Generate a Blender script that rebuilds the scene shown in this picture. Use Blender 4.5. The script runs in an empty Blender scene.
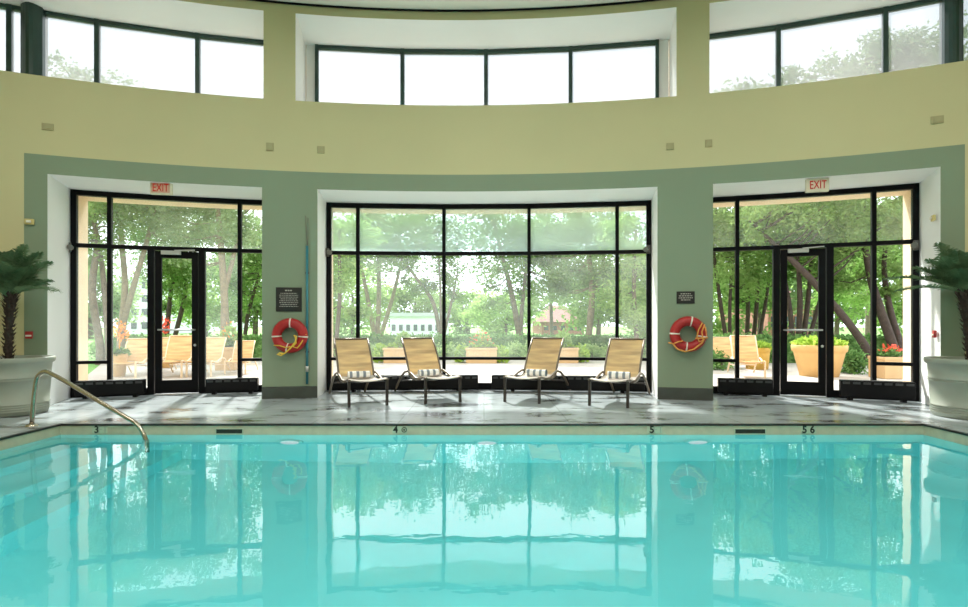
import bpy, math, random
from mathutils import Vector, Matrix, Quaternion
random.seed(7)
scene = bpy.context.scene
COL = scene.collection
R = math.radians
F = 560.0            # focal length in pixels of the 968 x 607 frame
CX, HY, EYE = 484.0, 323.0, 1.05

# ------------------------------------------------------------------ helpers
def at(px, py, Y):
    """world point at distance Y that is seen at (px, py)"""
    return Vector(((px-CX)/F*Y, Y, EYE-(py-HY)/F*Y))

class MB:
    def __init__(self):
        self.v = []; self.f = []; self.m = []; self.sm = []
    def face(self, pts, mat=0, smooth=False):
        n = len(self.v); self.v += [tuple(p) for p in pts]
        self.f.append(tuple(range(n, n+len(pts)))); self.m.append(mat); self.sm.append(smooth)
    def box(self, c, s, rz=0, mat=0, M=None):
        c = Vector(c); hx, hy, hz = s[0]/2, s[1]/2, s[2]/2
        rot = Matrix.Rotation(rz, 3, 'Z')
        n = len(self.v)
        for dz in (-hz, hz):
            for dx, dy in ((-hx,-hy),(hx,-hy),(hx,hy),(-hx,hy)):
                p = rot @ Vector((dx,dy,dz)) + c
                if M: p = M @ p
                self.v.append(tuple(p))
        for q in ((0,3,2,1),(4,5,6,7),(0,1,5,4),(1,2,6,5),(2,3,7,6),(3,0,4,7)):
            self.f.append(tuple(n+i for i in q)); self.m.append(mat); self.sm.append(False)
    def bar(self, p0, p1, w, d, side, mat=0):
        """box section from p0 to p1; w along 'side', d across"""
        p0 = Vector(p0); p1 = Vector(p1); ax = (p1-p0).normalized()
        sd = Vector(side); sd = (sd-ax*sd.dot(ax)).normalized(); nm = ax.cross(sd)
        n = len(self.v)
        for p in (p0, p1):
            for a, b in ((-1,-1),(1,-1),(1,1),(-1,1)):
                self.v.append(tuple(p+sd*(a*w/2)+nm*(b*d/2)))
        for q in ((0,3,2,1),(4,5,6,7),(0,1,5,4),(1,2,6,5),(2,3,7,6),(3,0,4,7)):
            self.f.append(tuple(n+i for i in q)); self.m.append(mat); self.sm.append(False)
    def tube(self, pts, rad, seg=10, mat=0, closed=False):
        pts = [Vector(p) for p in pts]; k = len(pts)
        rad = rad if isinstance(rad, (list, tuple)) else [rad]*k
        n0 = len(self.v); prev = None
        for i, p in enumerate(pts):
            if closed: t = pts[(i+1) % k]-pts[i-1]
            else: t = pts[min(i+1, k-1)]-pts[max(i-1, 0)]
            t = t.normalized()
            if prev is None:
                a = Vector((0,0,1)) if abs(t.z) < .9 else Vector((1,0,0))
                u = t.cross(a).normalized()
            else:
                u = prev-t*prev.dot(t); u = u.normalized()
            prev = u; w = t.cross(u)
            for j in range(seg):
                an = 2*math.pi*j/seg
                self.v.append(tuple(p+(u*math.cos(an)+w*math.sin(an))*rad[i]))
        rows = k if closed else k-1
        for i in range(rows):
            i2 = (i+1) % k
            for j in range(seg):
                j2 = (j+1) % seg
                self.f.append((n0+i*seg+j, n0+i*seg+j2, n0+i2*seg+j2, n0+i2*seg+j)); self.m.append(mat); self.sm.append(True)
        if not closed:
            self.f.append(tuple(n0+j for j in range(seg))[::-1]); self.m.append(mat); self.sm.append(False)
            self.f.append(tuple(n0+(k-1)*seg+j for j in range(seg))); self.m.append(mat); self.sm.append(False)
    def lathe(self, prof, seg=40, mat=0, M=None, smooth=True):
        n0 = len(self.v)
        for r, z in prof:
            for j in range(seg):
                an = 2*math.pi*j/seg
                p = Vector((r*math.cos(an), r*math.sin(an), z))
                if M: p = M @ p
                self.v.append(tuple(p))
        for i in range(len(prof)-1):
            for j in range(seg):
                j2 = (j+1) % seg
                self.f.append((n0+i*seg+j, n0+i*seg+j2, n0+(i+1)*seg+j2, n0+(i+1)*seg+j)); self.m.append(mat); self.sm.append(smooth)
    def grid(self, rows, mat=0, smooth=True):
        n0 = len(self.v); w = len(rows[0])
        for r in rows: self.v += [tuple(p) for p in r]
        for i in range(len(rows)-1):
            for j in range(w-1):
                a = n0+i*w+j
                self.f.append((a, a+1, a+w+1, a+w)); self.m.append(mat); self.sm.append(smooth)
    def build(self, name, mats, parent=None, bevel=0, M=None):
        me = bpy.data.meshes.new(name)
        me.from_pydata(self.v, [], self.f)
        me.polygons.foreach_set('material_index', self.m)
        me.polygons.foreach_set('use_smooth', self.sm)
        if not isinstance(mats, (list, tuple)): mats = [mats]
        for m in mats: me.materials.append(m)
        me.update()
        o = bpy.data.objects.new(name, me); COL.objects.link(o)
        if parent: o.parent = parent
        if M: o.matrix_local = M
        if bevel:
            b = o.modifiers.new('edge', 'BEVEL'); b.width = bevel; b.segments = 2; b.limit_method = 'ANGLE'
        return o

def tag(o, label=None, cat=None, group=None, kind=None):
    if label: o['label'] = label
    if cat: o['category'] = cat
    if group: o['group'] = group
    if kind: o['kind'] = kind
    return o
def empty(name, loc=(0,0,0), rz=0):
    o = bpy.data.objects.new(name, None); COL.objects.link(o)
    o.location = loc; o.rotation_euler = (0,0,rz); o.empty_display_size = .1
    return o
def copy_tree(o, parent=None):
    c = o.copy(); COL.objects.link(c)
    if parent: c.parent = parent
    for ch in list(o.children): copy_tree(ch, c)
    return c
def text_mesh(body, size, depth=.002, align='CENTER', bold=0.0):
    cu = bpy.data.curves.new('lettering', 'FONT'); cu.body = body; cu.size = size; cu.extrude = depth
    cu.align_x = align; cu.align_y = 'CENTER'; cu.resolution_u = 4; cu.offset = bold
    t = bpy.data.objects.new('lettering', cu); COL.objects.link(t)
    bpy.context.view_layer.update()
    me = bpy.data.meshes.new_from_object(t.evaluated_get(bpy.context.evaluated_depsgraph_get()))
    COL.objects.unlink(t); bpy.data.objects.remove(t)
    return me
def text_obj(name, body, size, m, parent, loc, rot=(R(90),0,0), depth=.002, bold=0):
    me = text_mesh(body, size, depth, bold=bold); me.materials.clear(); me.materials.append(m)
    o = bpy.data.objects.new(name, me); COL.objects.link(o); o.parent = parent
    o.location = loc; o.rotation_euler = rot
    return o

# ------------------------------------------------------------------ materials
def mat(name, col, rough=.6, metal=0, var=0.0, scale=8.0, bump=0.0, bscale=60, spec=.5, coat=0):
    m = bpy.data.materials.new(name); m.use_nodes = True
    nt = m.node_tree; b = nt.nodes['Principled BSDF']
    b.inputs['Base Color'].default_value = (*col, 1); b.inputs['Roughness'].default_value = rough
    b.inputs['Metallic'].default_value = metal; b.inputs['Specular IOR Level'].default_value = spec
    b.inputs['Coat Weight'].default_value = coat
    tc = nt.nodes.new('ShaderNodeTexCoord')
    if var:
        n = nt.nodes.new('ShaderNodeTexNoise'); n.inputs['Scale'].default_value = scale; n.inputs['Detail'].default_value = 4
        r = nt.nodes.new('ShaderNodeValToRGB')
        r.color_ramp.elements[0].position = .3; r.color_ramp.elements[1].position = .7
        r.color_ramp.elements[0].color = (*[c*(1-var) for c in col], 1)
        r.color_ramp.elements[1].color = (*[min(1, c*(1+var)) for c in col], 1)
        nt.links.new(tc.outputs['Object'], n.inputs['Vector']); nt.links.new(n.outputs['Fac'], r.inputs['Fac'])
        nt.links.new(r.outputs['Color'], b.inputs['Base Color'])
    if bump:
        n = nt.nodes.new('ShaderNodeTexNoise'); n.inputs['Scale'].default_value = bscale; n.inputs['Detail'].default_value = 3
        bp = nt.nodes.new('ShaderNodeBump'); bp.inputs['Strength'].default_value = bump; bp.inputs['Distance'].default_value = .01
        nt.links.new(tc.outputs['Object'], n.inputs['Vector']); nt.links.new(n.outputs['Fac'], bp.inputs['Height'])
        nt.links.new(bp.outputs['Normal'], b.inputs['Normal'])
    return m
def emit(name, col, s):
    m = bpy.data.materials.new(name); m.use_nodes = True; nt = m.node_tree; nt.nodes.clear()
    e = nt.nodes.new('ShaderNodeEmission'); e.inputs[0].default_value = (*col,1); e.inputs[1].default_value = s
    o = nt.nodes.new('ShaderNodeOutputMaterial'); nt.links.new(e.outputs[0], o.inputs[0]); return m
def glass(name, tint=(.96,.98,.97), haze=0.0, hazecol=(.8,.85,.85), streak=0.0):
    """thin window glass: clear pane with a mirror film, optionally dusty"""
    m = bpy.data.materials.new(name); m.use_nodes = True; nt = m.node_tree; nt.nodes.clear()
    L = nt.links.new
    tr = nt.nodes.new('ShaderNodeBsdfTransparent'); tr.inputs[0].default_value = (*tint,1)
    gl = nt.nodes.new('ShaderNodeBsdfGlossy'); gl.inputs['Roughness'].default_value = .02
    fr = nt.nodes.new('ShaderNodeFresnel'); fr.inputs[0].default_value = 1.35
    mx = nt.nodes.new('ShaderNodeMixShader'); L(fr.outputs[0], mx.inputs[0]); L(tr.outputs[0], mx.inputs[1]); L(gl.outputs[0], mx.inputs[2])
    last = mx
    if haze:
        tl = nt.nodes.new('ShaderNodeBsdfTranslucent'); tl.inputs[0].default_value = (*hazecol,1)
        df = nt.nodes.new('ShaderNodeBsdfDiffuse'); df.inputs[0].default_value = (*hazecol,1)
        hm = nt.nodes.new('ShaderNodeMixShader'); hm.inputs[0].default_value = .25
        L(tl.outputs[0], hm.inputs[1]); L(df.outputs[0], hm.inputs[2])
        m2 = nt.nodes.new('ShaderNodeMixShader'); m2.inputs[0].default_value = haze
        if streak:
            tc = nt.nodes.new('ShaderNodeTexCoord'); n = nt.nodes.new('ShaderNodeTexNoise'); n.inputs['Scale'].default_value = 1.3
            n.inputs['Detail'].default_value = 5
            mr = nt.nodes.new('ShaderNodeMapRange'); mr.inputs['To Min'].default_value = max(0, haze-streak); mr.inputs['To Max'].default_value = haze+streak
            mr.inputs['From Min'].default_value = .3; mr.inputs['From Max'].default_value = .7
            L(tc.outputs['Object'], n.inputs['Vector']); L(n.outputs['Fac'], mr.inputs['Value']); L(mr.outputs[0], m2.inputs[0])
        L(mx.outputs[0], m2.inputs[1]); L(hm.outputs[0], m2.inputs[2]); last = m2
    o = nt.nodes.new('ShaderNodeOutputMaterial'); L(last.outputs[0], o.inputs[0]); return m
def leafmat(name, c0, c1, trans=.35, scale=1.2):
    m = bpy.data.materials.new(name); m.use_nodes = True; nt = m.node_tree; nt.nodes.clear(); L = nt.links.new
    tc = nt.nodes.new('ShaderNodeTexCoord'); n = nt.nodes.new('ShaderNodeTexNoise'); n.inputs['Scale'].default_value = scale; n.inputs['Detail'].default_value = 8
    n.inputs['Roughness'].default_value = .7
    r = nt.nodes.new('ShaderNodeValToRGB'); r.color_ramp.elements[0].position = .35; r.color_ramp.elements[1].position = .65
    r.color_ramp.elements[0].color = (*c0,1); r.color_ramp.elements[1].color = (*c1,1)
    L(tc.outputs['Object'], n.inputs['Vector']); L(n.outputs['Fac'], r.inputs['Fac'])
    d = nt.nodes.new('ShaderNodeBsdfDiffuse'); t = nt.nodes.new('ShaderNodeBsdfTranslucent')
    L(r.outputs[0], d.inputs[0]); L(r.outputs[0], t.inputs[0])
    mx = nt.nodes.new('ShaderNodeMixShader'); mx.inputs[0].default_value = trans
    L(d.outputs[0], mx.inputs[1]); L(t.outputs[0], mx.inputs[2])
    o = nt.nodes.new('ShaderNodeOutputMaterial'); L(mx.outputs[0], o.inputs[0]); return m
def sling_mat(name, col, trans=.4, freq=90):
    m = bpy.data.materials.new(name); m.use_nodes = True; nt = m.node_tree; nt.nodes.clear(); L = nt.links.new
    tc = nt.nodes.new('ShaderNodeTexCoord'); w = nt.nodes.new('ShaderNodeTexNoise'); w.inputs['Scale'].default_value = 14; w.inputs['Detail'].default_value = 4
    mp = nt.nodes.new('ShaderNodeMapping'); mp.inputs['Scale'].default_value = (.15, .8, 1.1)
    r = nt.nodes.new('ShaderNodeValToRGB')
    r.color_ramp.elements[0].position = .3; r.color_ramp.elements[1].position = .7
    r.color_ramp.elements[0].color = (*[c*.72 for c in col],1); r.color_ramp.elements[1].color = (*[min(1,c*1.2) for c in col],1)
    L(tc.outputs['Object'], mp.inputs[0]); L(mp.outputs[0], w.inputs['Vector']); L(w.outputs['Fac'], r.inputs['Fac'])
    d = nt.nodes.new('ShaderNodeBsdfDiffuse'); t = nt.nodes.new('ShaderNodeBsdfTranslucent')
    L(r.outputs[0], d.inputs[0]); L(r.outputs[0], t.inputs[0])
    mx = nt.nodes.new('ShaderNodeMixShader'); mx.inputs[0].default_value = trans
    L(d.outputs[0], mx.inputs[1]); L(t.outputs[0], mx.inputs[2])
    o = nt.nodes.new('ShaderNodeOutputMaterial'); L(mx.outputs[0], o.inputs[0]); return m

M_YEL = mat('yellow_paint', (.585,.535,.30), .75, var=.03, scale=.8)
M_GRN = mat('sage_paint', (.225,.285,.19), .7, var=.03, scale=.8)
M_WHT = mat('reveal_white', (.90,.91,.90), .6, var=.02, scale=1)
M_UREV = mat('upper_reveal_cream', (.90,.90,.86), .7, var=.02, scale=1)
M_CEIL = mat('ceiling_cream', (.78,.77,.66), .8, var=.02, scale=1)
M_TAN = mat('tan_stucco', (.80,.62,.42), .85, var=.05, scale=5, bump=.2)
M_BASE = mat('baseboard_grey', (.055,.063,.053), .5, var=.1)
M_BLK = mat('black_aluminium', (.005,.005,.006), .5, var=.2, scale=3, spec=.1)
M_DGRN = mat('dark_green_frame', (.018,.05,.04), .35, var=.2, scale=3)
M_RAD = mat('radiator_black', (.006,.006,.007), .45, var=.2, scale=6, spec=.15)
M_SLOT = mat('radiator_slot', (.05,.052,.055), .4, metal=.3, var=.2)
M_STEEL = mat('brushed_steel', (.46,.41,.33), .22, metal=1, var=.1, scale=20)
M_ALU = mat('silver_closer', (.52,.53,.52), .35, metal=.6, var=.05)
M_LEG = mat('bronze_leg', (.035,.028,.024), .4, var=.2)
M_RAIL = mat('bronze_rail', (.17,.135,.10), .4, metal=.3, var=.1)
M_SLB = sling_mat('tan_sling', (.92,.69,.43), .5)
M_SLS = sling_mat('beige_seat_sling', (.80,.73,.66), .12)
M_OSL = sling_mat('orange_tan_sling', (.85,.58,.30), .25)
M_OFR = mat('cream_frame', (.80,.62,.42), .5, var=.05)
M_RED = mat('ring_red', (.38,.012,.012), .45, var=.15, scale=10)
M_WHB = mat('white_band', (.8,.75,.66), .6, var=.05)
M_ROPE = mat('yellow_rope', (.75,.50,.06), .7, var=.15, scale=50)
M_ROPO = mat('orange_rope', (.72,.33,.07), .7, var=.15, scale=50)
M_SIGN = mat('black_sign', (.012,.012,.013), .35, var=.1)
M_LET = mat('sign_lettering', (.45,.43,.38), .6, var=.05)
M_BLUE = mat('pole_blue', (.03,.20,.25), .4, var=.05)
M_POT = mat('planter_cream', (.30,.33,.27), .5, var=.05, scale=3)
M_SOIL = mat('soil', (.035,.025,.018), .95, var=.3, scale=30, bump=.6)
M_PTRK = mat('palm_trunk', (.055,.038,.028), .9, var=.4, scale=30, bump=.8)
M_FROND = leafmat('palm_frond', (.08,.15,.075), (.22,.33,.18), .3, 4)
M_EXW = mat('exit_housing', (.70,.66,.50), .5, var=.04)
M_EXR = emit('exit_red', (.72,.03,.02), .55)
M_EXF = mat('exit_red_face', (.62,.38,.26), .5, var=.04)
M_PLATE = mat('wall_plate', (.40,.36,.19), .6, var=.05)
M_STROBE = mat('strobe_cream', (.60,.50,.20), .5, var=.05)
M_PULL = mat('alarm_red', (.42,.03,.03), .45, var=.1)
M_TILE = mat('waterline_tile', (.55,.50,.36), .35, var=.08, scale=12)
M_EDGE = mat('pool_edge_dark', (.02,.02,.02), .4, var=.2)
M_INK = mat('marker_ink', (.015,.02,.015), .5, var=.05)
M_MTILE = mat('marker_tile', (.50,.54,.40), .35, var=.05)
M_GREY = mat('marker_faded', (.36,.40,.32), .5, var=.05)
M_LENS = emit('pool_lamp', (.80,.97,1.0), .95)
M_CLAMP = emit('added_ceiling_lamp', (1,.96,.88), 3)
M_BARK = mat('bark_brown', (.15,.115,.085), .9, var=.3, scale=9, bump=.5, bscale=25)
M_BARKD = mat('bark_dark', (.06,.042,.034), .9, var=.3, scale=9, bump=.5, bscale=25)
M_BARKP = mat('bark_pale', (.25,.20,.135), .9, var=.25, scale=9, bump=.5, bscale=25)
M_LEAF_A = leafmat('leaf_mid', (.14,.25,.07), (.35,.48,.17), .5)
M_LEAF_B = leafmat('leaf_grey', (.17,.27,.11), (.41,.52,.27), .5)
M_LEAF_C = leafmat('leaf_deep', (.07,.17,.04), (.27,.42,.12), .48)
M_LEAF_D = leafmat('leaf_light', (.24,.40,.10), (.50,.66,.26), .5)
M_LIME = leafmat('leaf_lime', (.28,.46,.06), (.52,.68,.14), .4, 6)
M_SHRUB = leafmat('shrub_leaf', (.30,.48,.15), (.56,.70,.32), .4, 6)
M_HEDGE = leafmat('hedge_leaf', (.07,.19,.05), (.27,.45,.15), .35, 6)
M_FLR = mat('flower_red', (.85,.10,.05), .7, var=.2, scale=20)
M_FLO = mat('flower_orange', (.95,.33,.05), .7, var=.2, scale=20)
M_TERRA = mat('terracotta', (.72,.45,.18), .8, var=.1, scale=4)
M_YPOT = mat('ochre_pot', (.66,.40,.08), .7, var=.1, scale=4)
M_BOX = mat('tan_box_planter', (.62,.42,.22), .8, var=.06, scale=4)
M_BWHITE = mat('white_render', (.72,.76,.80), .8, var=.04, scale=.5)
M_BWIN = mat('office_window', (.07,.09,.11), .2, var=.2)
M_BRICK = mat('red_brick', (.42,.19,.15), .9, var=.2, scale=6)
M_BROOF = mat('brown_roof', (.22,.11,.09), .9, var=.2, scale=4)
M_ROOF = mat('grey_roof', (.42,.45,.47), .8, var=.1)
M_DEVICE = mat('device_grey', (.10,.09,.08), .4, var=.2)
M_DEVP = mat('device_pale', (.16,.15,.13), .5, var=.1)
G_CLEAR = glass('glass_clear', (.97,.99,.98))
G_DUST = glass('glass_dusty', (.95,.99,.97), .10, (.80,.90,.86), .05)
G_TEAL = glass('glass_film', (.80,.97,.97), .50, (.78,.98,1.0), .06)
G_UP = glass('glass_upper_dusty', (.95,.99,.97), .16, (.82,.90,.86), .08)
G_CLER = glass('glass_clerestory', (.275,.29,.30), .17, (.93,.96,.98), .03)

# floor: dark slate with damp streaks
def floor_mat():
    m = bpy.data.materials.new('slate_deck'); m.use_nodes = True; nt = m.node_tree; L = nt.links.new
    b = nt.nodes['Principled BSDF']
    tc = nt.nodes.new('ShaderNodeTexCoord')
    mp = nt.nodes.new('ShaderNodeMapping'); mp.inputs['Scale'].default_value = (.9, 1.7, 1)
    n = nt.nodes.new('ShaderNodeTexNoise'); n.inputs['Scale'].default_value = 1.6; n.inputs['Detail'].default_value = 7; n.inputs['Roughness'].default_value = .62
    L(tc.outputs['Object'], mp.inputs[0]); L(mp.outputs[0], n.inputs['Vector'])
    r = nt.nodes.new('ShaderNodeValToRGB'); e = r.color_ramp.elements
    e[0].position = .36; e[0].color = (.09,.092,.09,1); e[1].position = .455; e[1].color = (.36,.405,.42,1)
    x = r.color_ramp.elements.new(.75); x.color = (.45,.50,.52,1)
    L(n.outputs['Fac'], r.inputs['Fac'])
    br = nt.nodes.new('ShaderNodeTexBrick'); br.inputs['Scale'].default_value = 1.0
    br.inputs['Color1'].default_value = (1,1,1,1); br.inputs['Color2'].default_value = (.9,.9,.9,1); br.inputs['Mortar'].default_value = (.55,.55,.55,1)
    br.inputs['Mortar Size'].default_value = .006; br.inputs['Brick Width'].default_value = .9; br.inputs['Row Height'].default_value = .6; br.offset = 0
    L(tc.outputs['Object'], br.inputs['Vector'])
    mu = nt.nodes.new('ShaderNodeMix'); mu.data_type = 'RGBA'; mu.blend_type = 'MULTIPLY'; mu.inputs[0].default_value = .7
    L(r.outputs[0], mu.inputs[6]); L(br.outputs[0], mu.inputs[7]); L(mu.outputs[2], b.inputs['Base Color'])
    rr = nt.nodes.new('ShaderNodeMapRange'); rr.inputs['From Min'].default_value = .33; rr.inputs['From Max'].default_value = .48
    rr.inputs['To Min'].default_value = .12; rr.inputs['To Max'].default_value = .24
    L(n.outputs['Fac'], rr.inputs['Value']); L(rr.outputs[0], b.inputs['Roughness'])
    bp = nt.nodes.new('ShaderNodeBump'); bp.inputs['Strength'].default_value = .15; bp.inputs['Distance'].default_value = .01
    L(n.outputs['Fac'], bp.inputs['Height']); L(bp.outputs[0], b.inputs['Normal'])
    return m
M_FLOOR = floor_mat()
def water_mat():
    m = bpy.data.materials.new('pool_water'); m.use_nodes = True; nt = m.node_tree; L = nt.links.new
    b = nt.nodes['Principled BSDF']
    b.inputs['Base Color'].default_value = (.72,1.0,1.0,1); b.inputs['Roughness'].default_value = 0.0
    b.inputs['Transmission Weight'].default_value = 1; b.inputs['IOR'].default_value = 1.45
    tc = nt.nodes.new('ShaderNodeTexCoord')
    n = nt.nodes.new('ShaderNodeTexNoise'); n.inputs['Scale'].default_value = 1.1; n.inputs['Detail'].default_value = 2; n.inputs['Roughness'].default_value = .4
    mp = nt.nodes.new('ShaderNodeMapping'); mp.inputs['Scale'].default_value = (1, 1.5, 1)
    L(tc.outputs['Object'], mp.inputs[0]); L(mp.outputs[0], n.inputs['Vector'])
    n2 = nt.nodes.new('ShaderNodeTexNoise'); n2.inputs['Scale'].default_value = 6; n2.inputs['Detail'].default_value = 2
    L(mp.outputs[0], n2.inputs['Vector'])
    ad = nt.nodes.new('ShaderNodeMath'); ad.operation = 'MULTIPLY_ADD'; ad.inputs[1].default_value = .12
    L(n2.outputs['Fac'], ad.inputs[0]); L(n.outputs['Fac'], ad.inputs[2])
    bp = nt.nodes.new('ShaderNodeBump'); bp.inputs['Strength'].default_value = 1.0; bp.inputs['Distance'].default_value = .0035
    L(ad.outputs[0], bp.inputs['Height']); L(bp.outputs[0], b.inputs['Normal'])
    return m
M_WATER = water_mat()
M_BASIN = mat('aqua_plaster', (.28,.88,.89), .8, var=.03, scale=2)
M_LAWN = mat('lawn_green', (.16,.34,.07), .9, var=.3, scale=6, bump=.5)
M_PAVE = mat('terrace_paving', (.48,.44,.39), .8, var=.08, scale=3)

# ------------------------------------------------------------------ curved wall geometry
CC = Vector((-.407, -6.294)); RW, RF, RO = 14.30, 15.20, 15.98; RU2 = RF+.07
def cyl(phi, r, z=0): return Vector((CC.x+r*math.sin(phi), CC.y+r*math.cos(phi), z))
def phi_of(px, r):
    """angle on the circle of radius r that is seen in column px"""
    k = (px-CX)/F                       # x = k*y
    a = 1+k*k; b = -2*(k*CC.x+CC.y); c = CC.length_squared-r*r
    y = (-b+math.sqrt(b*b-4*a*c))/(2*a); return math.atan2(k*y-CC.x, y-CC.y)
def YC(px, r=RW):
    p = cyl(phi_of(px, r), r); return p.y

Z_SOF, Z_GRN, Z_SILL, Z_USOF, Z_CEIL = 2.93, 3.17, 4.16, 5.38, 5.515
PL = phi_of(-75, RW); PR = phi_of(1045, RW)
lower = [(phi_of(47.5,RW), phi_of(262,RW)), (phi_of(317.5,RW), phi_of(657.5,RW)), (phi_of(713,RW), phi_of(940.5,RW))]
upper = [(PL, phi_of(263.5,RW)), (phi_of(295.5,RW), phi_of(676.5,RW)), (phi_of(709.5,RW), PR)]
G0, G1 = phi_of(24, RW), phi_of(965, RW)
def build_wall():
    mb = MB()
    br = {PL, PR, G0, G1}
    for a, b in lower+upper: br.add(a); br.add(b)
    br = sorted(br); ph = []
    for a, b in zip(br, br[1:]):
        n = max(1, int((b-a)/R(.8)))
        ph += [a+(b-a)*i/n for i in range(n)]
    ph.append(br[-1])
    zs = [-.25, 0, Z_SOF, Z_GRN, Z_SILL, Z_USOF, Z_CEIL+.3]
    def opened(pm, zm):
        if 0 < zm < Z_SOF: return any(a < pm < b for a, b in lower)
        if Z_SILL < zm < Z_USOF: return any(a < pm < b for a, b in upper)
        return False
    for i in range(len(ph)-1):
        a, b = ph[i], ph[i+1]; pm = (a+b)/2
        for k in range(len(zs)-1):
            z0, z1 = zs[k], zs[k+1]; zm = (z0+z1)/2
            if opened(pm, zm): continue
            m = 1 if (zm < Z_GRN and G0 < pm < G1) else 0
            mb.face([cyl(b,RW,z0), cyl(a,RW,z0), cyl(a,RW,z1), cyl(b,RW,z1)], m)
            ro = RO if zm < Z_SILL else RU2
            mb.face([cyl(a,ro,z0), cyl(b,ro,z0), cyl(b,ro,z1), cyl(a,ro,z1)], 3)
    for a, b in zip(ph, ph[1:]): mb.face([cyl(a,RU2,Z_SILL), cyl(b,RU2,Z_SILL), cyl(b,RO,Z_SILL), cyl(a,RO,Z_SILL)], 3)
    def reveal(a, b, z0, z1, ends=(True, True)):
        n = max(1, int((b-a)/R(.8)))
        for r0, r1, m in ((RW, RF, 2 if z0 == 0 else 4), (RF, RO if z0 == 0 else RU2, 3)):
            for i in range(n):
                p, q = a+(b-a)*i/n, a+(b-a)*(i+1)/n
                mb.face([cyl(p,r0,z1), cyl(q,r0,z1), cyl(q,r1,z1), cyl(p,r1,z1)], m)
                if z0 > 0:
                    mb.face([cyl(q,r0,z0), cyl(p,r0,z0), cyl(p,r1,z0), cyl(q,r1,z0)], m)
            if ends[0]: mb.face([cyl(a,r0,z0), cyl(a,r0,z1), cyl(a,r1,z1), cyl(a,r1,z0)], m)
            if ends[1]: mb.face([cyl(b,r1,z0), cyl(b,r1,z1), cyl(b,r0,z1), cyl(b,r0,z0)], m)
    for a, b in lower: reveal(a, b, 0, Z_SOF)
    reveal(*upper[0], Z_SILL, Z_USOF, (False, True)); reveal(*upper[1], Z_SILL, Z_USOF); reveal(*upper[2], Z_SILL, Z_USOF, (True, False))
    o = mb.build('wall_back', [M_YEL, M_GRN, M_WHT, M_TAN, M_UREV])
    tag(o, 'curved yellow wall with sage green lower band and deep white window reveals', 'wall', kind='structure')
build_wall()
EL, ER = cyl(PL, RW), cyl(PR, RW)
YB = -7.0
def side_wall(name, p, sgn, label):
    mb = MB(); t = .25
    x0 = p.x; mb.box((x0+sgn*t/2, (p.y+YB)/2+.1, (Z_CEIL+.3-.25)/2), (t, p.y-YB+1.5, Z_CEIL+.3+.25))
    tag(mb.build(name, M_YEL), label, 'wall', kind='structure')
side_wall('wall_left', EL, -1, 'yellow side wall beside the left planter')
side_wall('wall_right', ER, 1, 'yellow side wall beside the right planter')
mb = MB(); mb.box(((EL.x+ER.x)/2, YB-.12, 2.75), (ER.x-EL.x+.6, .24, 6.1)); tag(mb.build('wall_front', M_YEL), 'yellow wall of the pool room behind the camera', 'wall', kind='structure')
# ceiling (top of the rotunda)
mb = MB(); n = 60
outer = [cyl(PL+(PR-PL)*i/n, RF+.02) for i in range(n+1)]
mb.face([Vector((p.x, p.y, Z_CEIL)) for p in outer]+[Vector((ER.x+.2, YB-.2, Z_CEIL)), Vector((EL.x-.2, YB-.2, Z_CEIL))][0:])
mb.face([Vector((p.x, p.y, Z_CEIL+.28)) for p in outer]+[Vector((ER.x+.2, YB-.2, Z_CEIL+.28)), Vector((EL.x-.2, YB-.2, Z_CEIL+.28))])
tag(mb.build('ceiling', M_CEIL), 'cream ceiling above the curved window wall', 'ceiling', kind='structure')
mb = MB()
mb.tube([cyl(PL+(PR-PL)*i/n, RW-.02, Z_CEIL-.012) for i in range(n+1)], .014, 6)  # black tube stands in for the shade of the gap under the ceiling
tag(mb.build('trim_shadow_line', M_BLK), 'thin dark shadow line where the curved wall meets the ceiling', 'trim', kind='structure')
# baseboards on the two pillars
for k, (a, b, nm, lb) in enumerate(((lower[0][1], lower[1][0], 'baseboard_left', 'dark grey baseboard of the pillar with the rescue pole'),
                                    (lower[1][1], lower[2][0], 'baseboard_right', 'dark grey baseboard of the pillar without a pole'))):
    mb = MB(); nn = 8; rows = []
    for r, z in ((RW-.001,0.0),(RW-.016,0.0),(RW-.016,.155),(RW-.001,.165)):
        rows.append([cyl(a+(b-a)*i/nn, r, z) for i in range(nn+1)])
    mb.grid(rows, smooth=False)
    for p in (a, b):
        mb.face([cyl(p,RW-.001,0), cyl(p,RW-.016,0), cyl(p,RW-.016,.155), cyl(p,RW-.001,.165)])
    tag(mb.build(nm, M_BASE), lb, 'baseboard', kind='structure')

# ------------------------------------------------------------------ pool and deck
PX0, PX1, PY0, PY1, WZ, PD = -4.40, 4.57, .9, 5.82, -.103, -1.45
def build_floor():
    mb = MB(); t = -.022
    n = 40
    arc = [cyl(PL+(PR-PL)*i/n, RF+.15) for i in range(n+1)]
    # far strip up to the windows
    def quad(x0,y0,x1,y1):
        mb.face([(x0,y0,0),(x1,y0,0),(x1,y1,0),(x0,y1,0)])
    for p, q in zip(arc, arc[1:]):
        mb.face([(p.x,PY1,0),(q.x,PY1,0),(q.x,q.y,0),(p.x,p.y,0)])
    quad(arc[0].x, YB, PX0, PY1); quad(PX1, YB, arc[-1].x, PY1); quad(PX0, YB, PX1, PY0)
    o = mb.build('floor', M_FLOOR); tag(o, 'grey slate pool deck with damp streaks', 'floor', kind='structure')
build_floor()
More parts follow.
